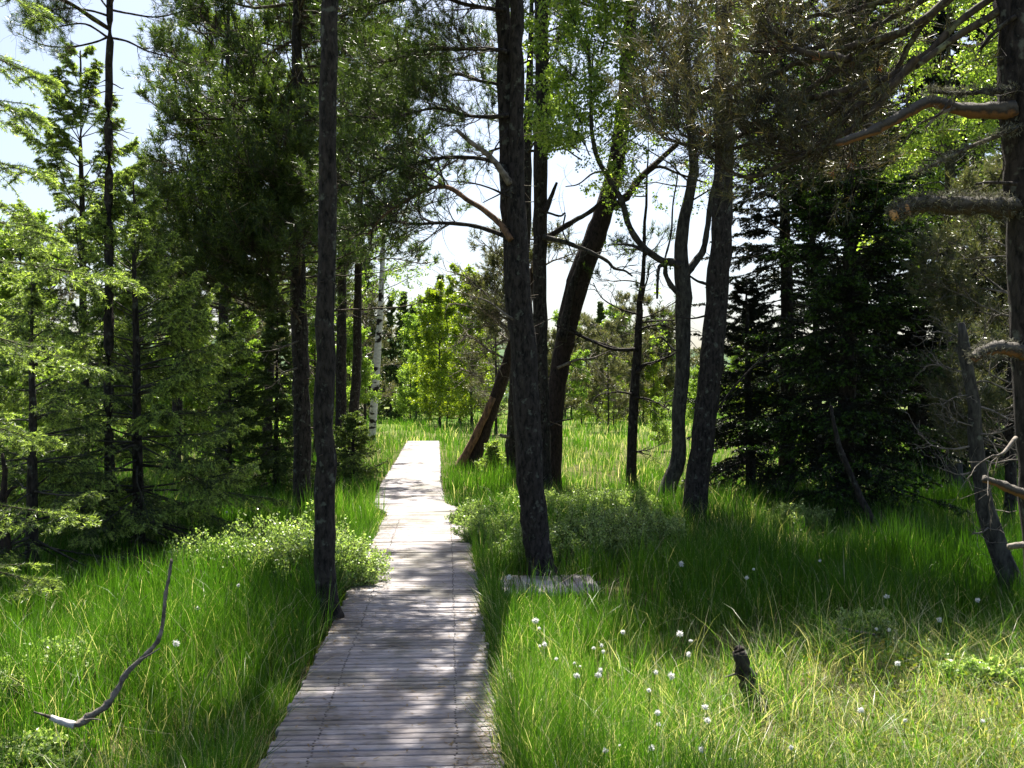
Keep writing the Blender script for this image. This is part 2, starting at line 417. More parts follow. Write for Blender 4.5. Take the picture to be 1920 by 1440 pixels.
bw = empty('boardwalk', (-.5, 3, 0), 'grey weathered plank boardwalk winding away through the bog grass', 'boardwalk'); bw['kind'] = 'structure'
deck(bw, PATH, PW)
sw = empty('side_boardwalk', (.3, 9.1, -.02), 'short shaded plank walk branching off behind the pine trunk', 'boardwalk'); sw['kind'] = 'structure'
deck(sw, SIDE, .40, pitch=.095, gap=.012, z=-.07)
fw = empty('far_boardwalk', (-7.2, 46, -.05), 'pale far piece of boardwalk shining left of the birch', 'boardwalk'); fw['kind'] = 'structure'
deck(fw, np.array([(-6.6, 42.5), (-7.9, 50.5)]), .55, pitch=.15, gap=.012, z=.14)

# ------------------------------------------------------------------ grass
def blades(g, x, y, h, wd, tint, az, lean, z=None, sink=.02, k=3):
    n = len(x); z = gz(x, y) if z is None else z
    d = np.column_stack([np.cos(az), np.sin(az)])
    face = az + rng.normal(0, .9, n); s = np.column_stack([-np.sin(face), np.cos(face), np.zeros(n)])
    rows = []
    fr = (0, .45, .8, 1) if k == 3 else (0, .55, 1)
    for q in fr:
        off = (lean * h) * (q ** 2.1)
        zz = z - sink + h * q * (1 - .42 * np.clip(lean, 0, 1.2) * q ** 1.6)
        c = np.column_stack([x + d[:, 0] * off, y + d[:, 1] * off, zz])
        rows.append((c, wd * (1 - q ** 1.5) if q < 1 else None))
    V = []
    for c, ww in rows:
        if ww is None: V.append(c)
        else: V += [c - s * ww[:, None] / 2, c + s * ww[:, None] / 2]
    nv = len(V); V = np.stack(V, 1)
    b0 = np.arange(n)[:, None] * nv
    q = [(0, 1, 3, 2), (2, 3, 5, 4)] if k == 3 else [(0, 1, 3, 2)]
    tri = (4, 5, 6) if k == 3 else (2, 3, 4)
    tt = np.repeat(np.clip(tint, 0, 1), nv)
    base = g.n
    g.add(V.reshape(-1, 3), (b0[:, None] + np.array(q)[None]).reshape(-1, 4), tt)
    g.f.setdefault(3, []).append(b0 + np.array(tri)[None] + base); g.m.setdefault(3, []).append(np.zeros(n, np.int32))

def vnoise(x, y, s, seed=0):
    r = np.random.default_rng(seed); v = 0
    for i in range(6):
        a = r.uniform(0, 6.28); f = s * r.uniform(.6, 1.7); v = v + np.sin((x * math.cos(a) + y * math.sin(a)) * f + r.uniform(0, 6.28))
    return v / 6 * 1.7

def mound(x, y):       # how much a spot belongs to the dry hummocks of the right foreground
    return np.clip(1.15 * np.exp(-(((x - 2.2) / 1.05) ** 2 + ((y - 5.1) / 1.15) ** 2)) + .5 * np.exp(-(((x - 1.1) / .5) ** 2 + ((y - 4.6) / .35) ** 2)), 0, 1)

def off_path(x, y, margin=.03):
    return (seg_dist(x, y, PATH) > PW + margin) & (seg_dist(x, y, SIDE) > .30 + .14 * np.sin(x * 9))

def scatter(y0, y1, n, side=.60, pw=1.0):
    u = rng.random(n)
    y = y0 * (y1 / y0) ** u if pw == 1 else y0 + (y1 - y0) * u
    return (rng.random(n) * 2 - 1) * (side * y + 1.2), y

TUFTS_EDGE = []
def grass_zone(g, ntuft, per, y0, y1, hh, wd, r0, k=3, pw=1.0, side=.6):
    x, y = scatter(y0, y1, ntuft, side, pw)
    ok = off_path(x, y, .05); x, y = x[ok], y[ok]
    mo = mound(x, y); keep = rng.random(len(x)) > mo * .72; x, y, mo = x[keep], y[keep], mo[keep]
    dens = .5 + .5 * vnoise(x, y, 1.3, 3); keep = rng.random(len(x)) < np.clip(.35 + dens, .3, 1); x, y, mo = x[keep], y[keep], mo[keep]
    hs = hh * np.clip(1 + .42 * vnoise(x, y, 2.1, 5) + rng.normal(0, .12, len(x)), .45, 1.5) * (1 - .5 * mo)
    # low sedge where the side walk is seen and close by the boardwalk's near right edge
    lowz = np.exp(-(((x - .4) / .75) ** 2 + ((y - 7.9) / .8) ** 2)); hs = hs * (1 - .42 * lowz)
    lowz = np.exp(-(((x + 1.95) / .75) ** 2 + ((y - 4.35) / .75) ** 2)); hs = hs * (1 - .55 * lowz)
    straw = np.clip(.22 + .25 * vnoise(x, y, .8, 8) + .6 * mo + .2 * sstep(.5, 1.5, x) * (y < 7) + .22 * sstep(11, 22, y) * (x > 0) + .08 * sstep(24, 50, y), 0, 1)
    n = len(x); a = rng.uniform(0, 2 * math.pi, (n, per)); rr = r0 * np.sqrt(rng.random((n, per)))
    bx = (x[:, None] + rr * np.cos(a)).ravel(); by = (y[:, None] + rr * np.sin(a)).ravel()
    h = (hs[:, None] * rng.uniform(.55, 1.15, (n, per))).ravel()
    wdd = (wd * rng.uniform(.7, 1.3, (n, per))).ravel() * (1 if np.isscalar(wd) else 1)
    tn = .30 + .25 * vnoise(x, y, 1.1, 11)
    tint = (tn[:, None] + rng.normal(0, .13, (n, per)))
    isst = rng.random((n, per)) < straw[:, None] * .55
    tint = np.where(isst, rng.uniform(.7, 1, (n, per)), tint).ravel()
    az = (a + rng.normal(0, .5, (n, per))).ravel(); lean = np.abs(rng.normal(.16, .16, (n, per)))
    lean = (lean + .35 * mo[:, None] + isst * .25).ravel()
    ok = off_path(bx, by, .0)
    # blades near the walk bend over its edge
    blades(g, bx[ok], by[ok], h[ok], wdd[ok], tint[ok], az[ok], lean[ok], k=k)
g = Geo()
grass_zone(g, 7500, 27, 2.9, 8.0, .40, .0055, .07, k=3, side=.62)
grass_zone(g, 7500, 18, 7.6, 16, .44, .0078, .10, k=3, side=.60)
grass_zone(g, 6500, 12, 15, 32, .42, .013, .18, k=2, side=.6)
grass_zone(g, 8000, 9, 30, 85, .42, .03, .4, k=2, pw=0, side=.6)
# fringe leaning over both edges of the walk
n = 9000; s = 2.6 + 13 * rng.random(n) ** 1.35; side = np.where(rng.random(n) < .5, -1, 1)
xx = np.interp(s, PATH[:, 1], PATH[:, 0]) + side * (PW + .03 + np.abs(rng.normal(0, .09, n)))
ok = rng.random(n) < np.clip(.45 + .55 * side * (s < 9) + .6 * vnoise(xx, s, 3.1, 77), .08, 1); xx, s, side = xx[ok], s[ok], side[ok]; n = len(s)
blades(g, xx, s, rng.uniform(.12, .38, n), rng.uniform(.004, .007, n), np.where(rng.random(n) < .25, rng.uniform(.75, 1, n), rng.uniform(.1, .6, n)), np.where(side > 0, math.pi, 0) + rng.normal(0, .9, n), rng.uniform(.2, .9, n))
# thin long arching blades above the rest, some dry
x, y = scatter(3.0, 12, 7000, .6); ok = off_path(x, y, .05); x, y = x[ok], y[ok]; n = len(x)
blades(g, x, y, rng.uniform(.35, .62, n), rng.uniform(.003, .005, n), np.where(rng.random(n) < .35, rng.uniform(.8, 1, n), rng.uniform(.3, .7, n)), rng.uniform(0, 6.28, n), rng.uniform(.3, 1.1, n))
tag(g.build('grass', M['grass']), 'long bright green bog grass and sedge growing on both sides', 'grass', kind='stuff')

# short straw, moss and tiny bog plants covering the hummocks and the gaps
g = Geo()
n = 150000; x, y = scatter(2.9, 14, n, .62); mo = mound(x, y)
ok = off_path(x, y, -.03) & (rng.random(n) < .3 + .7 * mo); x, y, mo = x[ok], y[ok], mo[ok]; n = len(x)
blades(g, x, y, rng.uniform(.05, .20, n) * (1 + .3 * mo), np.full(n, .004), rng.uniform(.45, 1, n), rng.uniform(0, 6.28, n), rng.uniform(.3, 1.3, n), k=2)
tag(g.build('dry_grass', M['grass']), 'short pale straw tangled over the sunny hummocks', 'dry grass', kind='stuff')
g = Geo()
n = 70000; x, y = scatter(3.0, 8.5, n, .62); mo = mound(x, y)
ok = off_path(x, y, 0) & (rng.random(n) < .12 + .9 * mo * (.65 + .5 * vnoise(x, y, 3.0, 21))); x, y = x[ok], y[ok]
P0 = np.column_stack([x, y, gz(x, y) + rng.uniform(0, .07, len(x)) + .03])
leaves(g, P0, .024, .016, .5 + .35 * vnoise(x, y, 2.2, 31), droop=-.6)
tag(g.build('moss', M['moss']), 'yellow green moss cushions and cranberry leaves on the hummocks', 'moss', kind='stuff')
# brown needle litter strewn along the edges of the walk
g = Geo()
n = 26000; s = rng.random(n) ** 1.3 * 11 + 2.8
px_ = np.interp(s, PATH[:, 1], PATH[:, 0]); sg = np.where(rng.random(n) < .72, -1, 1)
off = PW + rng.normal(.02, .09, n) * (1 + .6 * (sg < 0)); x = px_ + sg * off
on = np.abs(x - px_) < PW; keep = ~on | (rng.random(n) < np.clip(.35 + .6 * vnoise(x, s, 2.5, 41), 0, 1)); x, s, on = x[keep], s[keep], on[keep]
z = np.where(on, .0035, gz(x, s) + .02) + rng.uniform(0, .006, len(x)); a = rng.uniform(0, 6.28, len(x)); L = rng.uniform(.015, .05, len(x))
d = np.column_stack([np.cos(a), np.sin(a), rng.normal(0, .06, len(x))]) * L[:, None]; q = np.column_stack([-np.sin(a), np.cos(a), 0 * a]) * .0022
ns = 1500; s2 = 2.8 + 10 * rng.random(ns); x2 = np.interp(s2, PATH[:, 1], PATH[:, 0]) + rng.uniform(-PW, PW, ns); x = np.append(x, x2); s = np.append(s, s2); z = np.append(z, np.full(ns, .005)); a2 = rng.uniform(0, 6.28, ns); L2_ = rng.uniform(.01, .045, ns); d = np.vstack([d, np.column_stack([np.cos(a2), np.sin(a2), 0 * a2]) * L2_[:, None]]); q = np.vstack([q, np.column_stack([-np.sin(a2), np.cos(a2), 0 * a2]) * rng.uniform(.0012, .005, ns)[:, None]])
P0 = np.column_stack([x, s, z]); V = np.stack([P0 - q, P0 + q, P0 + d + q * .5, P0 + d - q * .5], 1)
g.add(V.reshape(-1, 3), np.arange(len(x) * 4).reshape(-1, 4), np.repeat(rng.random(len(x)), 4))
tag(g.build('needle_litter', M['needle_dead']), 'brown fallen needles along the edges of the boardwalk', 'needle litter', kind='stuff')

# ------------------------------------------------------------------ tree builders
class Trunk:
    """a stem following points of the photograph at depth Y (and on up to height top)"""
    def __init__(s, pts, Y, top=None, sides=14, rough=.05, dy=0.0):
        pts = list(pts); P = []; R = []
        for i, q in enumerate(pts):
            yy = Y + dy * (i / max(1, len(pts) - 1)); P.append(PT(q[0], q[1], yy)); R.append(q[2] / 1920 * yy / 2)
        P = np.array(P); R = np.array(R)
        gzb = float(gz(P[0, 0], P[0, 1]))
        d = unit(P[0] - P[1]); 
        P = np.vstack([P[0] + d * max(.12, (P[0, 2] - gzb) / max(.3, -d[2]) + .12), P]); R = np.concatenate([[R[0] * 1.22], R])
        if top and top > P[-1, 2]:
            d = unit(P[-1] - P[-3 if len(P) > 3 else -2]); d = unit(d + np.array([0, 0, .8])); n = 3; r0 = R[-1]
            for i in range(1, n + 1):
                P = np.vstack([P, P[-1] + d * (top - P[-1, 2]) / (n + 1 - i) * .98]); R = np.append(R, r0 * (1 - .93 * (i / n) ** 1.1) + .002)
        s.P, s.R = P, R; s.base = np.array([P[0, 0], P[0, 1], gzb])
        k = max(14, int(np.linalg.norm(np.diff(P, axis=0), axis=1).sum() / .22))
        s.C = smooth_path(np.column_stack([P, R]), k); s.sides = sides; s.rough = rough
        s.C[:, 3] *= 1 + .45 * np.exp(-np.clip(s.C[:, 2] - gzb, 0, None) / .13) * (s.C[:, 3] > .03)
        s.C[1:-1, :2] += rng.normal(0, .006, (k - 2, 2))
    def draw(s, g, tint=.5): tubes(g, s.C[:, :3], np.maximum(s.C[:, 3], .003), s.sides, tint, rough=s.rough, cap=True)
    def at(s, z):
        i = np.array([np.interp(z, s.C[:, 2], s.C[:, j]) for j in range(4)]).T
        return i[..., :3], i[..., 3]

def limb3(pts, Y, dy=0.0, k=None):
    P = np.array([PT(q[0], q[1], Y + dy * i / max(1, len(pts) - 1)) for i, q in enumerate(pts)])
    return smooth_path(P, k or max(8, len(pts) * 4))

def stubs(g, tr, n, z0, z1, L=(.08, .35), r=.006, tint=.6, az=None):
    z = rng.uniform(z0, z1, n); o, rr = tr.at(z)
    a = rng.uniform(0, 2 * math.pi, n) if az is None else np.radians(rng.uniform(az[0], az[1], n))
    d = np.column_stack([np.cos(a), np.sin(a), rng.normal(-.1, .25, n)])
    P = grow(o, d, rng.uniform(L[0], L[1], n), 5, .0, .35)
    tubes(g, P, np.linspace(1, .35, 5)[None] * r * rng.uniform(.6, 1.5, (n, 1)), 4, tint)
    return P

def pine_boughs(gw, gn, tr, n, z0, z1, L, az=(0, 360), el=(-5, 30), l2=10, l3=4, nk=12, NL=.06, NW=.0045, taper=.6, bend=.35, r0=.02, tint=.4, per=3, jit=.35, dead=0.0, t20=.3):
    n = int(n * 1.1); nk = max(6, int(nk * .85)); NW = NW * 1.35; NL = NL * 1.15
    z = np.sort(rng.uniform(z0, z1, n)); o, rr = tr.at(z)
    a = np.radians(rng.uniform(az[0], az[1], n)); e = np.radians(rng.uniform(el[0], el[1], n))
    d = np.column_stack([np.cos(a) * np.cos(e), np.sin(a) * np.cos(e), np.sin(e)])
    u = (z - z0) / max(z1 - z0, .1); Ls = (L[0] + (L[1] - L[0]) * rng.random(n)) * (1 - taper * u ** 1.6)
    P1 = grow(o, d, Ls, 9, bend, jit)
    foliate_pine(gw, gn, P1, Ls, r0, l2, l3, nk, NL, NW, tint, per, dead, t20=t20)

def foliate_pine(gw, gn, P1, Ls, r0, l2=10, l3=4, nk=12, NL=.06, NW=.0045, tint=.4, per=3, dead=0.0, rust=None, rust_p=.0, t20=.3, draw1=True, l2len=1.0):
    k = P1.shape[1]; Ls = np.broadcast_to(Ls, (len(P1),))
    if draw1: tubes(gw, P1, np.linspace(1, .3, k)[None] * r0 * (.5 + .5 * (Ls / Ls.max()))[:, None], 6, .5, rough=.06)
    o, d, t, pi = kids(P1, l2, t20, 1.0, 25, 65)
    L2 = Ls[pi] * rng.uniform(.15, .45, len(o)) * (1.15 - .6 * t) * l2len + .05
    P2 = grow(o, d, L2, 5, .5, .3); tubes(gw, P2, np.linspace(1, .4, 5)[None] * np.maximum(r0 * .34, .0026) * np.ones((len(o), 1)), 4, .5)
    o, d, t, pi = kids(P2, l3, .25, 1.0, 20, 60, up=.15)
    P3 = grow(o, d, L2[pi] * rng.uniform(.25, .55, len(o)) + .06, 4, .5, .25)
    tubes(gw, P3, np.linspace(1, .5, 4)[None] * np.maximum(r0 * .16, .0018) * np.ones((len(o), 1)), 3, .5)
    ob, db, tb, pb = kids(P2, 3, .0, .7, 30, 80, up=-.1); PB = grow(ob, db, rng.uniform(.08, .4, len(ob)), 5, .3, .6)
    tubes(gw, PB, np.linspace(1, .5, 5)[None] * np.maximum(r0 * .12, .0016) * np.ones((len(ob), 1)), 3, .5)
    if dead: P3 = P3[rng.random(len(P3)) > dead]; P2 = P2[rng.random(len(P2)) > dead]
    o, d, t, pi = along(P3, per, .6, 1.0)
    tn = np.clip(rng.normal(tint, .2, len(P3)), 0, 1)[pi]
    s = rng.random(len(o)) < .4
    needles(gn, o[s], d[s], nk, NL, NW, .62, NL * .5, tn[s])
    up = unit(unit(P3[:, -1] - P3[:, -2]) + [0, 0, .5]); needles(gn, P3[:, -1] + up * NL * .8, up, int(nk * 2.1), NL, NW, .5, NL * 2.0, tint)
    needles(gn, P2[:, -1], unit(P2[:, -1] - P2[:, -2]), nk, NL, NW, .45, NL * .6, .5)
    if rust is not None:
        s = rng.random(len(P3)) < rust_p
        needles(rust, P3[s, -1], unit(P3[s, -1] - P3[s, -2]), 16, NL * .75, NW, .55, NL * .5, .5)

def spruce_boughs(gw, gn, tr, z0, z1, R, step=.22, per=6, droop=-.5, el0=25, l2=13, l3=3, NL=.018, NW=.007, dens=22, tip=.85, base=.35, prof=1.0, az=(0, 360), r0=.014, deadlow=0.0, width=.38, tipz=None, loose=False):
    zs = np.arange(z0, z1, step); z = np.repeat(zs, per) + rng.normal(0, step * .3, len(zs) * per); n = len(z)
    if loose: z = np.repeat(zs, per) + rng.normal(0, step * .12, len(zs) * per)
    if loose: z = z[rng.random(len(z)) < np.clip(1.25 - .95 * (z - z0) / (z1 - z0), .2, 1)]
    n = len(z); z = np.clip(z, z0, z1 - .02)
    o, rr = tr.at(z); a = np.radians(rng.uniform(az[0], az[1], n)); u = (z - z0) / (z1 - z0)
    e = np.radians(el0 * (u * 1.6 - .35) + rng.normal(0, 8, n))
    d = np.column_stack([np.cos(a) * np.cos(e), np.sin(a) * np.cos(e), np.sin(e)])
    Ls = R * (np.clip(1 - u, 0, 1) ** prof * .96 + .05) * rng.uniform(.6, 1.08, n)
    P1 = grow(o, d, Ls, 8, droop * (1 - u), .16)
    P1[:, :, 2] += (np.linspace(0, 1, 8) ** 3)[None] * (Ls * .12)[:, None]       # tips turn up
    spruce_sprays(gw, gn, P1, Ls, l2, l3, NL, NW, dens, tip, base, r0, width, loose)

def spruce_sprays(gw, gn, P1, Ls, l2=13, l3=3, NL=.018, NW=.007, dens=22, tip=.85, base=.35, r0=.012, width=.38, loose=False):
    k = P1.shape[1]; dens = dens * 2.0; NW = NW * .72; NL = NL * 1.15
    tubes(gw, P1, np.linspace(1, .2, k)[None] * (r0 * (.35 + .65 * Ls / Ls.max()))[:, None], 5, .4)
    o, d, t, pi = kids(P1, l2, .38 if loose else .12, 1.0, 38, 62, flat=True)
    L2 = Ls[pi] * width * (1.08 - t) * rng.uniform(.7, 1.15, len(o)) + .05
    P2 = grow(o, d, L2, 4, -.75 if loose else -.35, .18)
    tubes(gw, P2, np.linspace(1, .5, 4)[None] * .003 * np.ones((len(o), 1)), 3, .4)
    P3 = None
    if l3:
        o, d, t3, pj = kids(P2, l3, .25, .95, 35, 60, flat=True)
        P3 = grow(o, d, L2[pj] * rng.uniform(.3, .5, len(o)) * (1.2 - t3) + .03, 3, -.3, .15)
    for P, dn in ((P1[:, 4 if loose else 2:], dens * 1.2), (P2, dens), (P3, dens * .6)):
        if P is None or len(P) == 0: continue
        ln = np.linalg.norm(np.diff(P, axis=1), axis=2).sum(1); pr = max(2, int(round(dn * float(ln.mean()))))
        o, d, t, pi = along(P, pr, 0, 1)
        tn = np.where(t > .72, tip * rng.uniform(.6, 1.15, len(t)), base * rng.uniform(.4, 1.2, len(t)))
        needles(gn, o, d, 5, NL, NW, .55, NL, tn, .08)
    e = P2[:, -1]; needles(gn, e, unit(P2[:, -1] - P2[:, -2]), 24 if loose else 16, NL * .95, NW * (1.0 if loose else 1.5), .33, .085 if loose else max(NL * 3.2, .07), tip, .12)
    if P3 is not None: needles(gn, P3[:, -1], unit(P3[:, -1] - P3[:, -2]), 8, NL * .95, NW * (.9 if loose else 1.4), .4, max(NL * 2.2, .05), tip * .55, .2)

def leafy(gw, gl, P1, Ls, l2=9, l3=5, per=5, LL=.035, r0=.014, tint=.5, bend=-.1, t0=.25, ratio=(.25, .5), jit=.4):
    k = P1.shape[1]; Ls = np.broadcast_to(np.asarray(Ls, float), (len(P1),))
    tubes(gw, P1, np.linspace(1, .2, k)[None] * (r0 * (.4 + .6 * Ls / Ls.max()))[:, None], 5, .4)
    o, d, t, pi = kids(P1, l2, t0, 1.0, 25, 65, up=.1); L2 = Ls[pi] * rng.uniform(ratio[0], ratio[1], len(o)) * (1.1 - .5 * t)
    P2 = grow(o, d, L2, 5, bend, jit); tubes(gw, P2, np.linspace(1, .4, 5)[None] * max(r0 * .25, .002) * np.ones((len(o), 1)), 3, .4)
    o, d, t, pi = kids(P2, l3, .25, 1.0, 25, 70); P3 = grow(o, d, L2[pi] * rng.uniform(.25, .5, len(o)), 4, bend * 2, .4)
    tubes(gw, P3, np.full((len(o), 4), max(r0 * .1, .0013)), 3, .4)
    o, d, t, pi = along(P3, per, .2, 1.0)
    tn = np.clip(rng.normal(tint, .18, len(P3)), 0, 1)[pi]
    leaves(gl, o + rng.normal(0, LL * .5, o.shape), LL, LL * .72, tn, .15)

def make(name, label, cat, tr, trunk_mat, group=None, sides=None):
    root = empty(name, tuple(tr.base), label, cat, group)
    g = Geo(); tr.draw(g); g.build('trunk', trunk_mat, root, smooth=True)
    return root
def finish(root, gw, gn, mw, mn, crown='crown', wood='branches'):
    o = gw.build(wood, mw, root, smooth=True) if gw.n else None
    if gn.n: gn.build(crown, mn, root)
def one_branch(root, pts, Y, r0, r1, mat, dy=0.0, sides=8, cap=True, twigs=0, tl=(.1, .4), name='branch', rough=.08, twr=.004, bend=.1, label=None, lichen=0):
    P = limb3(pts, Y, dy); g = Geo(); k = len(P)
    tubes(g, P, np.linspace(r0, r1, k)[None], sides, .5, cap=cap, rough=rough)
    if twigs:
        o, d, t, pi = kids(P[None], twigs, .15, 1, 30, 75); L = rng.uniform(tl[0], tl[1], len(o))
        P2 = grow(o, d, L, 6, bend, .5); tubes(g, P2, np.linspace(1, .3, 6)[None] * twr * np.ones((len(o), 1)), 4, .5)
        o, d, t, pi = kids(P2, 3, .3, 1, 25, 65); P3 = grow(o, d, L[pi] * .4, 4, bend, .4); tubes(g, P3, np.full((len(o), 4), twr * .4), 3, .5)
    o = g.build(name, mat, root, smooth=True)
    if lichen:
        gl_ = Geo(); n = lichen; i = rng.integers(0, k, n); T = unit(np.gradient(P, axis=0))[i]; nn = rng.normal(0, 1, (n, 3)); nn = unit(nn - (nn * T).sum(1, keepdims=True) * T + [0, 0, .3])
        needles(gl_, P[i] + rng.normal(0, .012, (n, 3)) + nn * np.linspace(r0, r1, k)[i][:, None] * .97, nn, 5, .022, .0035, .6, .004, .5, .3)
        q = gl_.build('lichen', M['lichen'], None); q.data.transform(__import__('mathutils').Matrix.Translation(-root.location)); q.parent = o; q['kind'] = 'stuff'
    if label: o['label'] = label
    return P

# ------------------------------------------------------------------ the trees of the photograph
BP, BR, BT = M['bark_pine'], M['bark_red'], M['bark_twig']

# A: straight pine against the left edge of the walk
tr = Trunk([(624, 1160, 34), (611, 1080, 40), (609, 900, 38), (610, 600, 35), (613, 300, 33), (618, 0, 31)], 7.35, 9.5)
R_ = make('pine_tree', 'straight dark pine trunk rising at the left edge of the boardwalk', 'tree', tr, BP)
gw, gn = Geo(), Geo(); stubs(gw, tr, 26, .6, 3.6, (.04, .22), .005)
pine_boughs(gw, gn, tr, 26, 4.7, 9.3, (.8, 1.5), r0=.016, l2=9, nk=10)
finish(R_, gw, gn, BT, M['needle_pine'])

# B: big twin stemmed pine right of the walk
tr = Trunk([(1014, 1058, 46), (1003, 1000, 50), (995, 900, 50), (988, 750, 47), (979, 600, 45), (972, 480, 42), (968, 300, 30), (970, 150, 27), (969, 0, 24)], 9.55, 11.5)
R_ = make('pine_tree', 'thick twin-stemmed pine right of the boardwalk, big dead limbs on its left', 'tree', tr, BP)
st2 = Trunk([(978, 700, 38), (968, 560, 40), (958, 400, 36), (948, 200, 31), (944, 0, 28)], 9.66, 10.5)
g = Geo(); c = st2.C[3:]; tubes(g, c[:, :3], np.maximum(c[:, 3], .003), 14, .5, rough=.05, cap=True); g.build('second_stem', BP, R_, smooth=True)
gw, gn = Geo(), Geo(); stubs(gw, tr, 30, .5, 4.5, (.04, .3), .006)
def pine_limb(root, pts, Y, r0, r1, mat, dy=0, gn=None, gw=None, l2=10, l3=5, t20=.45, tint=.4, **kw):
    P = one_branch(root, pts, Y, r0, r1, mat, dy)
    Ls = float(np.linalg.norm(np.diff(P, axis=0), axis=1).sum())
    foliate_pine(gw, gn, P[None], np.array([Ls * .75]), r0 * .8, l2, l3, tint=tint, draw1=False, t20=t20, **kw)
Y = 9.5
pine_limb(R_, [(952, 332), (942, 313), (907, 298), (840, 295), (790, 303), (740, 313), (673, 343), (600, 350)], Y, .026, .008, BP, .5, gn, gw, l2=40, t20=.35)
one_branch(R_, [(956, 345), (940, 320), (915, 290), (880, 265), (856, 243)], Y, .036, .017, M['bark_dead'], -.2, twigs=5, tl=(.15, .4), label='stout broken dead limb stub pointing up left')
pine_limb(R_, [(958, 450), (938, 420), (905, 392), (872, 372), (845, 353), (812, 352), (770, 372), (722, 402), (690, 440)], Y - .05, .032, .010, M['bark_orange'], .4, gn, gw, l2=26, t20=.5)
pine_limb(R_, [(958, 452), (943, 441), (890, 424), (830, 418), (780, 420), (720, 415), (650, 430)], Y, .026, .008, BP, .5, gn, gw, l2=30, t20=.42)
pine_limb(R_, [(952, 98), (920, 92), (870, 92), (790, 95), (730, 115), (660, 120)], Y, .024, .007, BP, .5, gn, gw, l2=50, t20=.15, l3=6)
pine_limb(R_, [(954, 216), (915, 219), (870, 216), (820, 203), (770, 212), (720, 222), (650, 216)], Y, .022, .006, BP, .4, gn, gw, l2=48, t20=.15, l3=6)
pine_limb(R_, [(952, 160), (900, 152), (850, 140), (780, 170), (700, 200), (640, 190)], Y + .3, .018, .005, BP, .6, gn, gw, l2=46, t20=.15, l3=6)
pine_limb(R_, [(950, 20), (880, 10), (800, -10), (700, 10), (640, 30)], Y, .022, .006, BP, .3, gn, gw, l2=48, t20=.1, l3=6)
pine_limb(R_, [(950, -60), (880, -70), (800, -40), (720, -50)], Y, .022, .006, BP, -.5, gn, gw, l2=46, t20=.1, l3=6)
one_branch(R_, [(958, 372), (925, 355), (885, 343), (845, 340)], Y, .012, .004, BP, -.2, twigs=4)
one_branch(R_, [(955, 355), (935, 365), (905, 380)], Y, .009, .004, BP, -.1)
one_branch(R_, [(968, 602), (945, 588), (915, 565), (882, 556)], Y, .014, .005, M['bark_dead'], -.2, twigs=4)
one_branch(R_, [(952, 240), (930, 275), (915, 300), (890, 330)], Y, .008, .003, BP, -.2, twigs=5)
pine_boughs(gw, gn, tr, 64, 5.6, 11.0, (1.0, 2.2), az=(120, 300), r0=.02, l2=10)
pine_boughs(gw, gn, tr, 16, 9.0, 11.2, (.6, 1.3), r0=.018, l2=8)
finish(R_, gw, gn, BT, M['needle_pine'])

# B2: straight trunk behind it
tr = Trunk([(1022, 925, 28), (1018, 850, 28), (1014, 700, 27), (1013, 480, 26), (1014, 300, 27), (1017, 150, 26), (1014, 0, 25)], 15.9, 13)
R_ = make('pine_tree', 'straight trunk close behind the twin-stemmed pine, leaning log crossing its foot', 'tree', tr, BP)
gw, gn = Geo(), Geo(); stubs(gw, tr, 26, 1, 6, (.06, .4), .008)
one_branch(R_, [(1020, 448), (1050, 430), (1080, 412), (1105, 398), (1128, 378), (1150, 360)], 15.8, .05, .025, BP, -.1)
one_branch(R_, [(1018, 444), (1062, 455), (1100, 470), (1135, 487), (1152, 503), (1172, 508), (1186, 518)], 15.7, .042, .012, M['bark_grey'], -.3, twigs=7, tl=(.15, .5), twr=.01)
one_branch(R_, [(1022, 398), (1033, 370), (1044, 342)], 15.7, .05, .02, BP, 0, label='short upright broken limb')
one_branch(R_, [(1024, 398), (1050, 405), (1060, 400), (1055, 430), (1062, 450), (1075, 480)], 15.6, .018, .008, BP, 0, twigs=5, tl=(.2, .6))
pine_boughs(gw, gn, tr, 10, 6.8, 9.5, (1.0, 1.8), r0=.03, l2=9, NL=.08, NW=.008, taper=.1)
pine_boughs(gw, gn, tr, 30, 9.8, 12.6, (1.2, 2.3), r0=.03, l2=9, NL=.08, NW=.008)
finish(R_, gw, gn, BT, M['needle_pine'])

# C: leaning red barked pine
tr = Trunk([(1030, 930, 46), (1033, 850, 40), (1045, 720, 34), (1058, 640, 36), (1075, 560, 42), (1098, 490, 42), (1125, 420, 38), (1145, 350, 34), (1160, 280, 31), (1172, 170, 27), (1182, 40, 24)], 17.2, 12.5)
R_ = make('pine_tree', 'red-barked pine leaning to the right, forked low down behind the twin trunks', 'tree', tr, BR)
one_branch(R_, [(1052, 640, 0), (1062, 590, 0), (1072, 540, 0), (1088, 490, 0), (1098, 455, 0)], 16.9, .09, .03, BP, name='fork_stem')
one_branch(R_, [(1150, 390), (1178, 365), (1200, 335), (1232, 305), (1270, 270)], 17, .075, .04, BR, name='upper_stem')
one_branch(R_, [(1214, 318), (1240, 313), (1270, 325), (1300, 335), (1330, 345)], 17, .03, .012, BP, twigs=5)
one_branch(R_, [(1140, 320), (1112, 325), (1085, 345), (1060, 350)], 17, .02, .008, BP, twigs=4)
one_branch(R_, [(1045, 690), (1080, 675), (1110, 672), (1150, 655)], 17, .025, .008, M['bark_dead'], twigs=6, tl=(.2, .6), twr=.01)
one_branch(R_, [(1050, 600), (1090, 630), (1130, 645), (1180, 660)], 17, .03, .014, BP, twigs=7, tl=(.2, .8))
one_branch(R_, [(1030, 800), (1050, 790), (1075, 785)], 17, .02, .01, BP, twigs=2)
gw, gn = Geo(), Geo()
pine_boughs(gw, gn, tr, 22, 7.4, 12.2, (1.2, 2.4), r0=.03, l2=9, NL=.08, NW=.008, tint=.5)
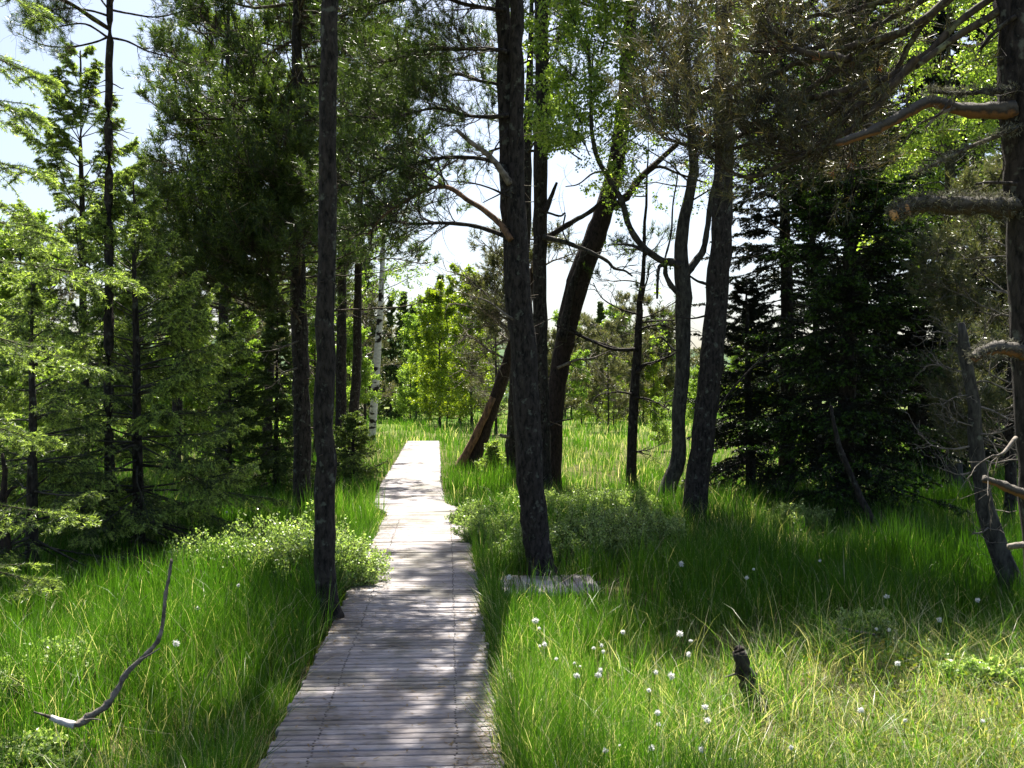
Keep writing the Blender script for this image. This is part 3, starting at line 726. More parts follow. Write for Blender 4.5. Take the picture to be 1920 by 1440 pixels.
P = limb3([(1050, 560), (1100, 545), (1150, 540)], 17); 
finish(R_, gw, gn, BT, M['needle_pine'])

# B0: thick trunk seen left of the twin pine's foot
tr = Trunk([(962, 893, 34), (962, 840, 29), (966, 760, 27), (975, 600, 24), (985, 400, 22)], 20.5, 11)
R_ = make('pine_tree', 'dark trunk half hidden behind the left side of the twin-stemmed pine', 'tree', tr, BP)
gw, gn = Geo(), Geo(); stubs(gw, tr, 8, 1, 5, (.06, .4), .008)
one_branch(R_, [(955, 818), (945, 818), (937, 815)], 20.3, .04, .03, M['bark_dead'])
pine_boughs(gw, gn, tr, 26, 6.2, 10.8, (1.0, 2.0), r0=.03, l2=8, NL=.09, NW=.01)
finish(R_, gw, gn, BT, M['needle_pine'])

# D: two leaning logs / stems with a ragged dead crown
tr = Trunk([(884, 872, 26), (905, 820, 25), (925, 760, 24), (948, 690, 24), (968, 630, 22), (990, 560, 18)], 23.2, 5.5)
R_ = make('leaning_pine', 'leaning bare trunk propped to the right behind the twin-stemmed pine', 'tree', tr, M['bark_red'])
for q, d_ in (([(945, 672), (915, 655), (885, 632), (870, 628)], .03), ([(960, 640), (935, 600), (905, 585), (868, 572), (840, 570)], .03), ([(970, 610), (940, 570), (905, 545), (875, 520), (850, 510)], .025), ([(950, 680), (900, 700), (860, 690)], .012), ([(965, 620), (940, 610), (880, 615)], .015)):
    one_branch(R_, q, 23, d_, .01, M['bark_dead'], twigs=10, tl=(.3, .9), twr=.012)
gw, gn = Geo(), Geo()
pine_boughs(gw, gn, tr, 18, 2.6, 5.4, (.9, 1.6), az=(90, 300), r0=.03, l2=7, NL=.09, NW=.011, taper=.2, tint=.6)
finish(R_, gw, gn, M['bark_dead'], M['needle_grey'])
tr = Trunk([(868, 864, 16), (880, 840, 15), (900, 800, 14), (925, 745, 12)], 23.0)
R_ = tag(empty('leaning_log', tuple(tr.base)), 'thin orange-brown log leaning against the bare leaning trunk', 'log')
g = Geo(); tr.draw(g); g.build('log_body', M['bark_orange'], R_, smooth=True)

# E: thin upright pine with crooked dead branches
tr = Trunk([(1185, 925, 24), (1184, 880, 19), (1187, 780, 18), (1193, 680, 17), (1198, 600, 13), (1203, 540, 10), (1207, 480, 7)], 16.6, 6.0, sides=10)
R_ = make('thin_pine', 'thin dark half-dead pine with crooked bare side branches', 'tree', tr, BP)
for q, a, b_ in (([(1194, 700), (1207, 685), (1225, 680), (1255, 668), (1275, 655)], .035, .01), ([(1196, 655), (1150, 655), (1110, 640), (1075, 625), (1040, 610)], .03, .01), ([(1190, 745), (1220, 750), (1255, 768)], .022, .008),
                 ([(1190, 740), (1160, 735), (1120, 740)], .02, .006), ([(1199, 605), (1230, 602), (1270, 600)], .02, .008), ([(1198, 590), (1165, 580), (1130, 560), (1112, 530)], .018, .006), ([(1202, 560), (1215, 520), (1218, 500), (1235, 490)], .016, .006),
                 ([(1198, 620), (1215, 612), (1240, 610), (1275, 622), (1290, 630)], .018, .008), ([(1188, 848), (1200, 846), (1208, 843)], .02, .01)):
    one_branch(R_, q, 16.5, a, b_, BP, twigs=6, tl=(.15, .6), twr=.008)
gw, gn = Geo(), Geo()
pine_boughs(gw, gn, tr, 12, 2.6, 5.9, (.5, 1.1), r0=.015, l2=5, l3=3, NL=.07, NW=.008, taper=.3, dead=.5)
finish(R_, gw, gn, BT, M['needle_pine'])

# F: crooked forked birch with the bright leaves
tr = Trunk([(1244, 946, 32), (1256, 905, 30), (1272, 860, 28), (1273, 780, 26), (1279, 700, 27), (1281, 600, 28), (1281, 540, 32), (1277, 480, 26), (1281, 420, 24), (1291, 370, 20), (1300, 320, 18), (1295, 220, 15), (1285, 100, 12), (1290, -50, 10)], 14.75, 11.2)
R_ = make('birch_tree', 'crooked forked tree with bright green leaves between thin pine and thick pine', 'tree', tr, M['bark_grey'])
gw, gl = Geo(), Geo()
def leaf_limb(root, pts, Y, r0, r1, mat, gw, gl, dy=0, l2=8, l3=5, per=5, LL=.042, t0=.3, tint=.5, ratio=(.2, .4), **kw):
    P = one_branch(root, pts, Y, r0, r1, mat, dy); Ls = float(np.linalg.norm(np.diff(P, axis=0), axis=1).sum())
    leafy(gw, gl, P[None], [Ls * .8], l2, l3, per, LL, r1 * .7, tint, t0=t0, ratio=ratio, **kw)
Y = 14.7; BG = M['bark_grey']
leaf_limb(R_, [(1280, 500), (1262, 492), (1240, 488), (1205, 462), (1180, 425), (1165, 375), (1138, 330), (1118, 290), (1108, 230), (1108, 160), (1100, 60)], Y, .062, .018, BG, gw, gl, -.6, l2=26, l3=7, t0=.35, ratio=(.08, .22))
leaf_limb(R_, [(1283, 520), (1300, 495), (1318, 470), (1326, 430), (1334, 370), (1345, 310), (1340, 220), (1345, 100)], Y, .06, .02, BG, gw, gl, .2, l2=20, l3=6, t0=.5, ratio=(.1, .25))
leaf_limb(R_, [(1285, 560), (1262, 540), (1248, 515), (1247, 500), (1236, 500), (1233, 530), (1232, 560)], Y, .045, .016, BG, gw, gl, -.2, l2=4, l3=3, ratio=(.1, .2))
leaf_limb(R_, [(1215, 475), (1190, 462), (1165, 458), (1140, 460)], Y - .2, .03, .01, BG, gw, gl, 0, l2=5, l3=3, ratio=(.2, .4))
leaf_limb(R_, [(1246, 488), (1258, 440), (1262, 380), (1270, 330), (1262, 300)], Y, .016, .008, BG, gw, gl, 0, l2=8, l3=4, ratio=(.15, .35))
leaf_limb(R_, [(1280, 660), (1262, 655), (1240, 632), (1225, 640)], Y, .02, .008, BG, gw, gl, 0, l2=6, l3=4, ratio=(.2, .4))
for z_, az_, n_ in ((4.2, (0, 360), 40), (5.6, (90, 250), 16), (8.2, (20, 180), 50)):
    z = rng.uniform(z_, 8.2 if z_ < 8 else 10.8, n_); o, _ = tr.at(z); a = np.radians(rng.uniform(az_[0], az_[1], n_)); P1 = grow(o, np.column_stack([np.cos(a), np.sin(a), .5 + 0 * a]), rng.uniform(1.0, 2.1, n_), 7, .1, .4)
    leafy(gw, gl, P1, rng.uniform(1.0, 2.1, n_), 10, 5, 6, .05, .016, .5)
for (x0, y0) in ((1110, 90), (1110, 200), (1060, 230), (1040, 300), (1150, 180), (1180, 230), (1200, 120), (1230, 60), (1070, 60), (1020, 110), (1040, 190), (1250, 220), (1090, 270), (1160, 60), (1210, 280), (1300, 60), (1320, 160), (1025, 250)):
    s0 = PT(1112, min(y0 + 60, 300), 14.2); e0 = PT(x0, y0, 14.2 + rng.uniform(-.9, .7))
    d0 = e0 - s0; P1 = grow([s0 + d0 * .3], [d0 + [0, 0, .3]], [np.linalg.norm(d0) * .9 + .25], 7, -.1, .25)
    leafy(gw, gl, P1, [1.25], 16, 7, 8, .052, .012, .55, t0=.15)
finish(R_, gw, gl, BG, M['leaf_birch'])

# G: thick pine, right of centre
tr = Trunk([(1299, 985, 46), (1306, 920, 43), (1320, 800, 44), (1331, 700, 43), (1341, 600, 42), (1350, 480, 40), (1355, 380, 38), (1357, 250, 34), (1358, 120, 31), (1358, 0, 29)], 12.65, 12)
R_ = make('pine_tree', 'thick slightly leaning pine trunk between forked leafy tree and dark spruce', 'tree', tr, BP)
gw, gn = Geo(), Geo(); stubs(gw, tr, 26, .8, 5, (.06, .3), .007)
one_branch(R_, [(1338, 535), (1310, 528), (1290, 515)], 12.6, .022, .01, BP)
one_branch(R_, [(1330, 590), (1300, 597), (1270, 595)], 12.6, .014, .006, BP, twigs=2)
one_branch(R_, [(1322, 810), (1350, 760), (1395, 705), (1440, 660)], 12.6, .018, .008, BP, twigs=4)
pine_boughs(gw, gn, tr, 30, 6.3, 11.7, (.6, 1.2), r0=.025, l2=11, NL=.07, NW=.006)
pine_boughs(gw, gn, tr, 95, 7.2, 9.4, (1.1, 2.0), r0=.028, l2=13, l3=5, NL=.08, NW=.008, taper=.1)
finish(R_, gw, gn, BT, M['needle_pine'])

# H: dark spruce with a bare dark stem
def spruce(name, label, pts, Y, top, R, z0, mats=('needle_spruce', 'bark_grey'), bark=None, group=None, cat='tree', **kw):
    tr = Trunk(pts, Y, top, sides=10); root = make(name, label, cat, tr, bark or M['bark_pine'], group)
    gw, gn = Geo(), Geo(); spruce_boughs(gw, gn, tr, z0, top - .02, R, **kw)
    finish(root, gw, gn, M[mats[1]], M[mats[0]]); return root, tr
DK = ('needle_spruce_dark', 'bark_pine')
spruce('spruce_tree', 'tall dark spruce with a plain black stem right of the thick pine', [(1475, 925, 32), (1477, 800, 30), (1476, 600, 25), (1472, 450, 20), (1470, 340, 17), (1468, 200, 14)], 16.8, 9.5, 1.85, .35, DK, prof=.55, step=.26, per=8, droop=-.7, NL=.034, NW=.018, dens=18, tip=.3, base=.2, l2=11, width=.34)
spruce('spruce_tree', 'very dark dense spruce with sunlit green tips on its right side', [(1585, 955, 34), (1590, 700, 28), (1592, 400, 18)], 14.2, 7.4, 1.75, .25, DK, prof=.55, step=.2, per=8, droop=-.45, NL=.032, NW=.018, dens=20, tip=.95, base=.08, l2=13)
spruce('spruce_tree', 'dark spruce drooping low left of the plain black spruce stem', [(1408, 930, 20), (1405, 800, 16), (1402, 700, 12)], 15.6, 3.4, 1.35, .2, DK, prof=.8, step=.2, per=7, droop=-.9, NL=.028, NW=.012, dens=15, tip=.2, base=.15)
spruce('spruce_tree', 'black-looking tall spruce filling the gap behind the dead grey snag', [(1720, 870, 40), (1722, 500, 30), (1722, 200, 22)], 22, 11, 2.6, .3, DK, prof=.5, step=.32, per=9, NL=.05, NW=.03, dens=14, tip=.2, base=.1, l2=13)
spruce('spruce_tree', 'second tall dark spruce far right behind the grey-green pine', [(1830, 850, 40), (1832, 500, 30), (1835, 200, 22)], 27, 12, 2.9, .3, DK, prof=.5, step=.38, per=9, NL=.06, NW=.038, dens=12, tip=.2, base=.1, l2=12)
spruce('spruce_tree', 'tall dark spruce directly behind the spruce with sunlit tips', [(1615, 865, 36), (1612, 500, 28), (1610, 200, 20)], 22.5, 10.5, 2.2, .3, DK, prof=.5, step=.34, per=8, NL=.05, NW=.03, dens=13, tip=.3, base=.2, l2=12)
tr = Trunk([(1650, 1000, 13), (1620, 950, 13), (1595, 890, 12), (1570, 830, 10), (1558, 760, 7)], 12.2, sides=8)
R_ = empty('leaning_pole', tuple(tr.base), 'thin dead stem leaning left under the dark spruces', 'dead stem'); g = Geo(); tr.draw(g); stubs(g, tr, 8, .3, 1.8, (.05, .3), .004); g.build('stem', M['bark_pine'], R_, smooth=True)

# I: grey dead snag on the right
tr = Trunk([(1908, 1115, 42), (1882, 1050, 40), (1855, 980, 36), (1842, 920, 30), (1832, 850, 26), (1824, 780, 25), (1816, 700, 23), (1806, 640, 20), (1802, 605, 12)], 8.3, sides=12, rough=.07)
R_ = make('dead_snag', 'grey dead leaning snag with brittle bare twigs in the right grass', 'dead tree', tr, M['bark_grey'])
for q, a, b_ in (([(1826, 835), (1790, 842), (1755, 838), (1735, 825), (1715, 800)], .010, .003), ([(1838, 880), (1800, 890), (1770, 880)], .008, .003), ([(1822, 760), (1860, 770), (1900, 790), (1940, 800)], .011, .004), ([(1828, 815), (1870, 812), (1920, 790)], .010, .004),
                 ([(1815, 700), (1780, 690), (1755, 680)], .007, .003), ([(1818, 720), (1850, 715), (1890, 730), (1930, 725)], .009, .004), ([(1810, 660), (1840, 640), (1850, 610), (1865, 590)], .007, .003), ([(1806, 640), (1780, 625), (1745, 622)], .007, .003),
                 ([(1830, 850), (1860, 868), (1900, 862), (1930, 870)], .009, .004), ([(1860, 985), (1840, 998), (1825, 1000)], .010, .005), ([(1820, 740), (1790, 745), (1765, 760)], .006, .002), ([(1832, 800), (1795, 790), (1780, 770)], .006, .002)):
    one_branch(R_, q, 8.3, a, b_, M['bark_dead'], twigs=8, tl=(.08, .35), twr=.0035, bend=.5, dy=rng.uniform(-.3, .3))

# K: slim pine at the left, its crown high up
tr = Trunk([(206, 1060, 22), (205, 900, 20), (204, 700, 19), (205, 500, 18), (204, 300, 16), (205, 150, 14), (206, 0, 12)], 10.2, 8.2, sides=10)
R_ = make('pine_tree', 'slim bare-stemmed pine in front of the bright young spruce on the left', 'tree', tr, BP)
gw, gn = Geo(), Geo(); stubs(gw, tr, 22, 3.6, 4.9, (.12, .34), .006); stubs(gw, tr, 16, 1, 3.6, (.05, .2), .005)
Y = 10.2
for q in ([(206, 68), (175, 80), (130, 88), (80, 84), (30, 60)], [(206, 18), (240, 25), (290, 32), (330, 25), (380, 12)], [(205, 70), (240, 78), (275, 95), (320, 108), (370, 125)], [(204, 30), (170, 20), (120, 15), (60, 30)], [(205, -10), (240, -10), (300, -5), (380, -20)],
          [(205, 72), (160, 45), (110, 50), (70, 55)]):
    pine_limb(R_, q, Y, .013, .004, BP, rng.uniform(-.5, .5), gn, gw, l2=11, l3=4, t20=.35, tint=.3)
pine_boughs(gw, gn, tr, 26, 5.2, 8.0, (.7, 1.5), r0=.015, l2=9, tint=.3)
finish(R_, gw, gn, BT, M['needle_pine'])

# L: young spruces on the left
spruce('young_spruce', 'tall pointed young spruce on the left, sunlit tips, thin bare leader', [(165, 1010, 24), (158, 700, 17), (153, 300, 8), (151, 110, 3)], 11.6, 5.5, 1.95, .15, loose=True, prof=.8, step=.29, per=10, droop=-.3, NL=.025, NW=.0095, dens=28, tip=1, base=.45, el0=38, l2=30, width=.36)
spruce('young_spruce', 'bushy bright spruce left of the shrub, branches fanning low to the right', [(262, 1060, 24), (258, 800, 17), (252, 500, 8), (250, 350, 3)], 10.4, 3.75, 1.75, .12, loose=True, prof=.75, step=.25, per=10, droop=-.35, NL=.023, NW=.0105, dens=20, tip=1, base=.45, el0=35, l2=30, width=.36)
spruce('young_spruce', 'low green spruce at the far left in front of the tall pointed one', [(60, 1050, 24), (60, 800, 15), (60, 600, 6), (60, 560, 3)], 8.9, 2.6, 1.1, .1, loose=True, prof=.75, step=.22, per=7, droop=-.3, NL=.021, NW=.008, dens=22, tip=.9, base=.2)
tr = Trunk([(-330, 1240, 60), (-340, 700, 50), (-345, 200, 36)], 5.6, 6.5, sides=10)
R_ = make('spruce_tree', 'near spruce standing past the left edge, its sprays hanging into view', 'tree', tr, BP)
gw, gn = Geo(), Geo()
L_ = [((-330, 60), (-150, 60), (20, 120), (78, 150)), ((-330, 150), (-100, 160), (10, 200), (55, 215)), ((-335, 240), (-150, 260), (0, 305), (75, 330)), ((-335, 350), (-150, 380), (30, 425), (95, 445)), ((-335, 430), (-150, 470), (80, 500), (240, 530)), ((-335, 560), (-150, 600), (20, 640), (165, 690)), ((-335, 700), (-150, 760), (-10, 800), (90, 830)), ((-335, 860), (-150, 920), (20, 950), (175, 975)), ((-335, 980), (-150, 1040), (10, 1075), (85, 1095)), ((-330, -80), (-150, -80), (0, -20), (80, 40))]
P1 = np.array([smooth_path(np.array([PT(a, b, 5.6 - .25 * i) for i, (a, b) in enumerate(q)]), 12) for q in L_])
ln = np.linalg.norm(np.diff(P1, axis=1), axis=2).sum(1)
spruce_sprays(gw, gn, P1, ln, 26, 3, .019, .0045, 42, .95, .4, .010, .26)
spruce_boughs(gw, gn, tr, .5, 6.4, 1.2, step=.25, per=5, az=(90, 270), dens=14, tip=.8)
finish(R_, gw, gn, M['bark_twig'], M['needle_spruce'])

# M: dense pine left of the walk
tr = Trunk([(566, 940, 34), (566, 800, 32), (563, 650, 31), (558, 480, 28), (556, 300, 24), (556, 150, 20), (558, 0, 18)], 14.4, 9.8)
R_ = make('pine_tree', 'bushy dark pine behind the straight trunk, crown sweeping low to the left', 'tree', tr, BP)
gw, gn = Geo(), Geo(); stubs(gw, tr, 14, .8, 3, (.1, .5), .01)
pine_boughs(gw, gn, tr, 20, 2.6, 4.4, (1.3, 2.2), az=(200, 290), r0=.022, l2=13, l3=5, NL=.075, NW=.008, taper=.1, bend=.55, el=(-20, 10), tint=.55)
pine_boughs(gw, gn, tr, 30, 4.2, 9.4, (1.3, 2.3), az=(90, 290), r0=.03, l2=13, l3=5, NL=.075, NW=.008, taper=.5, bend=.55, el=(-20, 15), tint=.5)
pine_boughs(gw, gn, tr, 26, 3.2, 9.4, (1.2, 2.0), az=(-70, 110), r0=.022, l2=12, l3=5, NL=.075, NW=.008, taper=.5, bend=.5, el=(-15, 20), tint=.45)
z = rng.uniform(2.6, 6.8, 26); o, _ = tr.at(z); a = np.radians(rng.uniform(150, 380, 26)); e = rng.uniform(-.35, .1, 26); LL_ = rng.uniform(1.2, 2.6, 26)
PD = grow(o, np.column_stack([np.cos(a), np.sin(a), e]), LL_, 12, .7, .35); tubes(gw, PD, np.linspace(1, .3, 12)[None] * .017 * rng.uniform(.6, 1.2, (26, 1)), 5, .5, rough=.08)
o, d, t, pi = kids(PD, 7, .25, 1, 30, 70); P2 = grow(o, d, rng.uniform(.15, .6, len(o)), 6, .6, .5); tubes(gw, P2, np.linspace(1, .4, 6)[None] * .006 * np.ones((len(o), 1)), 4, .5)
for q in ([(558, 640), (520, 655), (490, 660)], [(575, 610), (600, 600), (640, 588)], [(558, 690), (530, 700), (522, 720)]):
    one_branch(R_, q, 14.2, .014, .005, M['bark_dead'], twigs=5)
finish(R_, gw, gn, BT, M['needle_pine'])
def pine(label, pts, Y, top, n, z0, L, az=(0, 360), mat='needle_pine', bk=BP, wood=BT, name='pine_tree', **kw):
    tr = Trunk(pts, Y, top, sides=10); root = make(name, label, 'tree', tr, bk); gw, gn = Geo(), Geo()
    pine_boughs(gw, gn, tr, n, z0, top - .3, L, az=az, **kw); finish(root, gw, gn, wood, M[mat]); return root
pine('slanting pine stem showing through the young spruce and dark pine', [(330, 830, 20), (335, 700, 19), (350, 600, 18), (375, 500, 16), (385, 420, 14)], 21, 9.5, 34, 3.6, (1.2, 2.3), r0=.03, l2=9, NL=.09, NW=.011, tint=.6)
pine('pine with a full olive crown left of the dark bushy pine', [(415, 860, 22), (418, 700, 20), (420, 500, 16), (425, 300, 12)], 19, 9.6, 40, 2.6, (1.4, 2.4), r0=.03, l2=9, NL=.09, NW=.011, tint=.65, bend=.5)
pine('pine behind the dark bushy pine, seen between the two dark trunks', [(500, 860, 20), (505, 700, 18), (508, 500, 14)], 24, 11, 44, 3, (1.6, 2.8), r0=.035, l2=9, NL=.11, NW=.014, tint=.65)
pine('pine with thin layered boughs between straight trunk and twin pine', [(655, 850, 20), (668, 700, 18), (672, 500, 14)], 25, 10.5, 36, 4.6, (1.4, 2.4), r0=.03, l2=9, NL=.11, NW=.014, tint=.5)
pine('pine whose crown hangs between the boardwalk and the sky', [(640, 880, 22), (640, 700, 20), (642, 450, 14)], 21.5, 12.5, 50, 5.0, (1.8, 3.1), r0=.03, l2=9, NL=.1, NW=.012, tint=.5)
spruce('young_spruce', 'small dark spruce between the left dark trunks in shade', [(517, 905, 12), (518, 800, 8), (520, 640, 3)], 16.5, 3.2, .95, .15, prof=.8, step=.17, per=6, droop=-.3, NL=.03, NW=.013, dens=14, tip=.6, base=.3)
spruce('young_spruce', 'small dark spruce left of the dark trunk group, against the forest', [(430, 905, 12), (430, 800, 8), (430, 700, 3)], 16, 2.7, 1.0, .15, prof=.8, step=.17, per=6, droop=-.3, NL=.03, NW=.013, dens=14, tip=.7, base=.3)
spruce('young_spruce', 'tiny bright spruce seedling at the foot of the hidden trunk', [(925, 892, 6), (926, 860, 4), (926, 832, 2)], 19.6, .68, .38, .02, prof=.7, step=.08, per=6, droop=.2, NL=.03, NW=.013, dens=25, tip=1, base=.8, l2=8)
spruce('young_spruce', 'low spruce bush between straight pine and birch by the walk', [(660, 905, 10), (662, 850, 7), (664, 800, 3)], 18.5, 1.25, .75, .05, prof=.7, step=.12, per=7, droop=.1, NL=.03, NW=.013, dens=16, tip=.8, base=.4, l2=9)

# N: white birch stem by the far walk
tr = Trunk([(697, 826, 14), (701, 760, 14), (707, 680, 14), (712, 600, 12), (716, 520, 10), (719, 430, 9)], 35.5, 10.2, sides=10)
R_ = make('birch_tree', 'white-barked birch stem with black marks left of the far boardwalk', 'tree', tr, M['bark_birch'])
gw, gl = Geo(), Geo(); n_ = 26; z = rng.uniform(3.4, 10, n_); o, _ = tr.at(z); a = rng.uniform(0, 6.28, n_)
P1 = grow(o, np.column_stack([np.cos(a), np.sin(a), .4 + 0 * a]), rng.uniform(1.2, 2.4, n_), 7, -.4, .3); leafy(gw, gl, P1, rng.uniform(1.2, 2.4, n_), 8, 5, 5, .085, .022, .35, bend=-.5)
finish(R_, gw, gl, BP, M['leaf_birch'])

# R: birch behind the right edge
tr = Trunk([(1790, 905, 30), (1786, 600, 24), (1780, 300, 18)], 18.5, 9, sides=10)
R_ = make('birch_tree', 'leafy birch at upper right, bright behind the broken limb', 'tree', tr, M['bark_grey'])
gw, gl = Geo(), Geo(); n_ = 90; z = rng.uniform(4.3, 8.8, n_); o, _ = tr.at(z); a = rng.uniform(0, 6.28, n_); LL_ = rng.uniform(1.0, 2.0, n_)
P1 = grow(o, np.column_stack([np.cos(a), np.sin(a), .45 + 0 * a]), LL_, 7, -.4, .35); leafy(gw, gl, P1, LL_, 10, 5, 7, .06, .018, .6, bend=-.3)
finish(R_, gw, gl, BG, M['leaf_birch'])
pine('grey-green pine with brown shoots behind the dead snag', [(1893, 960, 22), (1895, 800, 19), (1898, 600, 14)], 12.5, 4.6, 44, .7, (.8, 1.4), mat='needle_grey', wood=M['bark_dead'], r0=.016, l2=10, l3=5, NL=.065, NW=.006, tint=.6, taper=.35, bend=.6)

leafb = Trunk([(1535, 900, 16), (1530, 600, 13), (1520, 400, 11), (1510, 250, 9)], 18.0, 8.4, sides=8)
R_ = make('birch_tree', 'slender birch whose leaves shine behind the near pine boughs', 'tree', leafb, M['bark_grey'])
gw, gl = Geo(), Geo(); n_ = 60; z = rng.uniform(4.9, 8.2, n_); o, _ = leafb.at(z); a = rng.uniform(0, 6.28, n_); LL_ = rng.uniform(.9, 2.2, n_)
P1 = grow(o, np.column_stack([np.cos(a), np.sin(a), .4 + 0 * a]), LL_, 7, -.4, .35); leafy(gw, gl, P1, LL_, 10, 5, 7, .06, .018, .6, bend=-.3)
finish(R_, gw, gl, BG, M['leaf_birch'])

# J: near pine on the right edge with broken limbs and hanging boughs
tr = Trunk([(2010, 1500, 110), (1990, 1300, 96), (1962, 1000, 84), (1948, 820, 80), (1940, 650, 80), (1934, 450, 84), (1928, 300, 88), (1922, 150, 92), (1918, 0, 92), (1914, -150, 90)], 4.9, 8.5, sides=18, rough=.04)
R_ = make('pine_tree', 'near dark pine cut off by the right edge, with broken limbs', 'tree', tr, BP)
BD = M['bark_dead']
g = Geo(); P = limb3([(1900, 205), (1850, 208), (1800, 205), (1745, 190), (1700, 212), (1640, 243), (1590, 262), (1570, 268)], 4.85, -.1)
tubes(g, P, np.array([.052, .050, .050, .048, .046, .044, .042, .040, .038, .036, .035, .034, .034, .033, .032, .031, .031, .030, .030, .029, .029, .028, .028, .027, .026, .025, .024, .023, .022, .021, .02, .018])[None] * .86, 10, .5, cap=True, rough=.08)
one_branch(R_, [(1790, 203), (1760, 215), (1735, 240)], 4.8, .010, .005, BD, -.1, twigs=3, tl=(.03, .1)); o_ = g.build('broken_limb', M['limb'], R_, smooth=True); o_['label'] = 'thick bare orange-brown broken limb'
one_branch(R_, [(1710, 210), (1700, 190), (1705, 172)], 4.78, .008, .004, BD); one_branch(R_, [(1650, 240), (1632, 232), (1618, 236)], 4.78, .006, .002, BD)
one_branch(R_, [(1900, 392), (1850, 385), (1790, 385), (1730, 382), (1695, 392), (1678, 402)], 4.85, .052, .032, M['limb_shaggy'], -.1, rough=.16, name='broken_limb', twigs=60, tl=(.015, .07), twr=.002, lichen=1100, label='thick shaggy lichen-covered broken limb')
P = limb3([(1700, 392), (1682, 400), (1672, 405)], 4.76); g = Geo(); tubes(g, P, np.linspace(.034, .026, len(P))[None], 9, .5, cap=True, rough=.1); e_ = g.build('broken_end', M['cut_wood'], R_, smooth=True); e_.parent = [c for c in R_.children if c.name.startswith('broken_limb')][-1]
one_branch(R_, [(1935, 668), (1900, 655), (1870, 652), (1840, 660), (1826, 672)], 4.85, .042, .020, M['limb'], -.1, rough=.12, twigs=10, tl=(.02, .08), twr=.002, lichen=250, name='broken_limb')
one_branch(R_, [(1950, 930), (1920, 925), (1885, 912), (1845, 897)], 4.9, .028, .018, M['limb'], -.1, rough=.12, name='broken_limb')
one_branch(R_, [(1940, 1022), (1915, 1022), (1890, 1025)], 4.9, .02, .014, BD, 0, name='broken_limb')
one_branch(R_, [(1905, 240), (1870, 255), (1820, 275), (1770, 300), (1722, 322)], 4.8, .014, .005, BT, -.3, twigs=3, tl=(.05, .2), lichen=300)
one_branch(R_, [(1900, 170), (1850, 172), (1800, 175), (1745, 172)], 4.8, .016, .006, BP, -.3, twigs=5, tl=(.05, .3), lichen=300)
one_branch(R_, [(1780, 190), (1760, 215), (1720, 235), (1690, 275)], 4.75, .007, .003, BT, -.1)
one_branch(R_, [(1905, 345), (1860, 342), (1830, 345)], 4.8, .010, .005, BP, -.1, twigs=3)
one_branch(R_, [(1905, 820), (1880, 850), (1860, 855)], 4.8, .010, .005, BD, -.1, twigs=4)
one_branch(R_, [(1905, 30), (1865, 60), (1840, 90), (1850, 70), (1830, 50)], 4.8, .012, .005, BP, .2, twigs=6)
gw, gn, gr = Geo(), Geo(), Geo(); stubs(gw, tr, 20, 1.5, 3.5, (.04, .15), .004)
S_ = [([(1910, -120), (1800, -20), (1700, 60), (1600, 110), (1500, 180), (1420, 240), (1340, 272), (1275, 268), (1225, 235), (1205, 150)], .7),
      ([(1910, -160), (1800, -60), (1700, 20), (1560, 85), (1430, 95), (1360, 85), (1315, 55), (1305, 0)], .9),
      ([(1905, -40), (1800, 40), (1720, 110), (1620, 170), (1540, 220), (1450, 258), (1370, 278), (1300, 262), (1250, 215)], .4),
      ([(1905, 0), (1780, 80), (1690, 140), (1610, 200), (1560, 250), (1500, 290), (1440, 322), (1385, 330), (1340, 300), (1320, 280)], .3),
      ([(1890, -120), (1750, -40), (1600, 20), (1500, 30), (1420, 15), (1350, -20)], 1.2),
      ([(1700, 60), (1600, 85), (1500, 120), (1420, 145), (1350, 170), (1290, 150), (1240, 90), (1215, 30)], 1.0),
      ([(1650, 150), (1560, 175), (1470, 185), (1400, 190), (1320, 180), (1270, 160), (1240, 140)], .8),
      ([(1720, 110), (1640, 200), (1560, 270), (1500, 290), (1440, 260), (1420, 210)], .3),
      ([(1600, 110), (1520, 100), (1450, 60), (1440, 10), (1445, -40)], .6),
      ([(1880, -60), (1780, 0), (1720, 60), (1680, 130), (1620, 180), (1600, 260), (1590, 320)], .5),
      ([(1850, -80), (1720, -60), (1620, -40), (1540, -60), (1480, -110)], .8)]
for q, dd in S_:
    P = limb3(q, 4.9, dd, 24) + rng.normal(0, .006, (24, 3)); g = Geo(); Ls = float(np.linalg.norm(np.diff(P, axis=0), axis=1).sum())
    tubes(g, P, np.linspace(.020, .005, 24)[None], 7, .5, rough=.1); g.build('bough', BT, R_, smooth=True)
    foliate_pine(gw, gn, P[None], np.array([Ls * .62]), .011, 36, 5, 9, .055, .0032, .5, 2, dead=.35, rust=gr, rust_p=.02, t20=.25, draw1=False, l2len=.7)
gq = gn; gn = Geo(); R_n = gq.build('needle_sprays', M['needle_near'], R_); gr.build('rusty_shoots', M['shoot_rust'], R_)['kind'] = 'stuff'
pine_boughs(gw, gn, tr, 22, 4.6, 8.3, (1.0, 1.9), r0=.02, l2=8, az=(60, 260))
finish(R_, gw, gn, BT, M['needle_pine'])

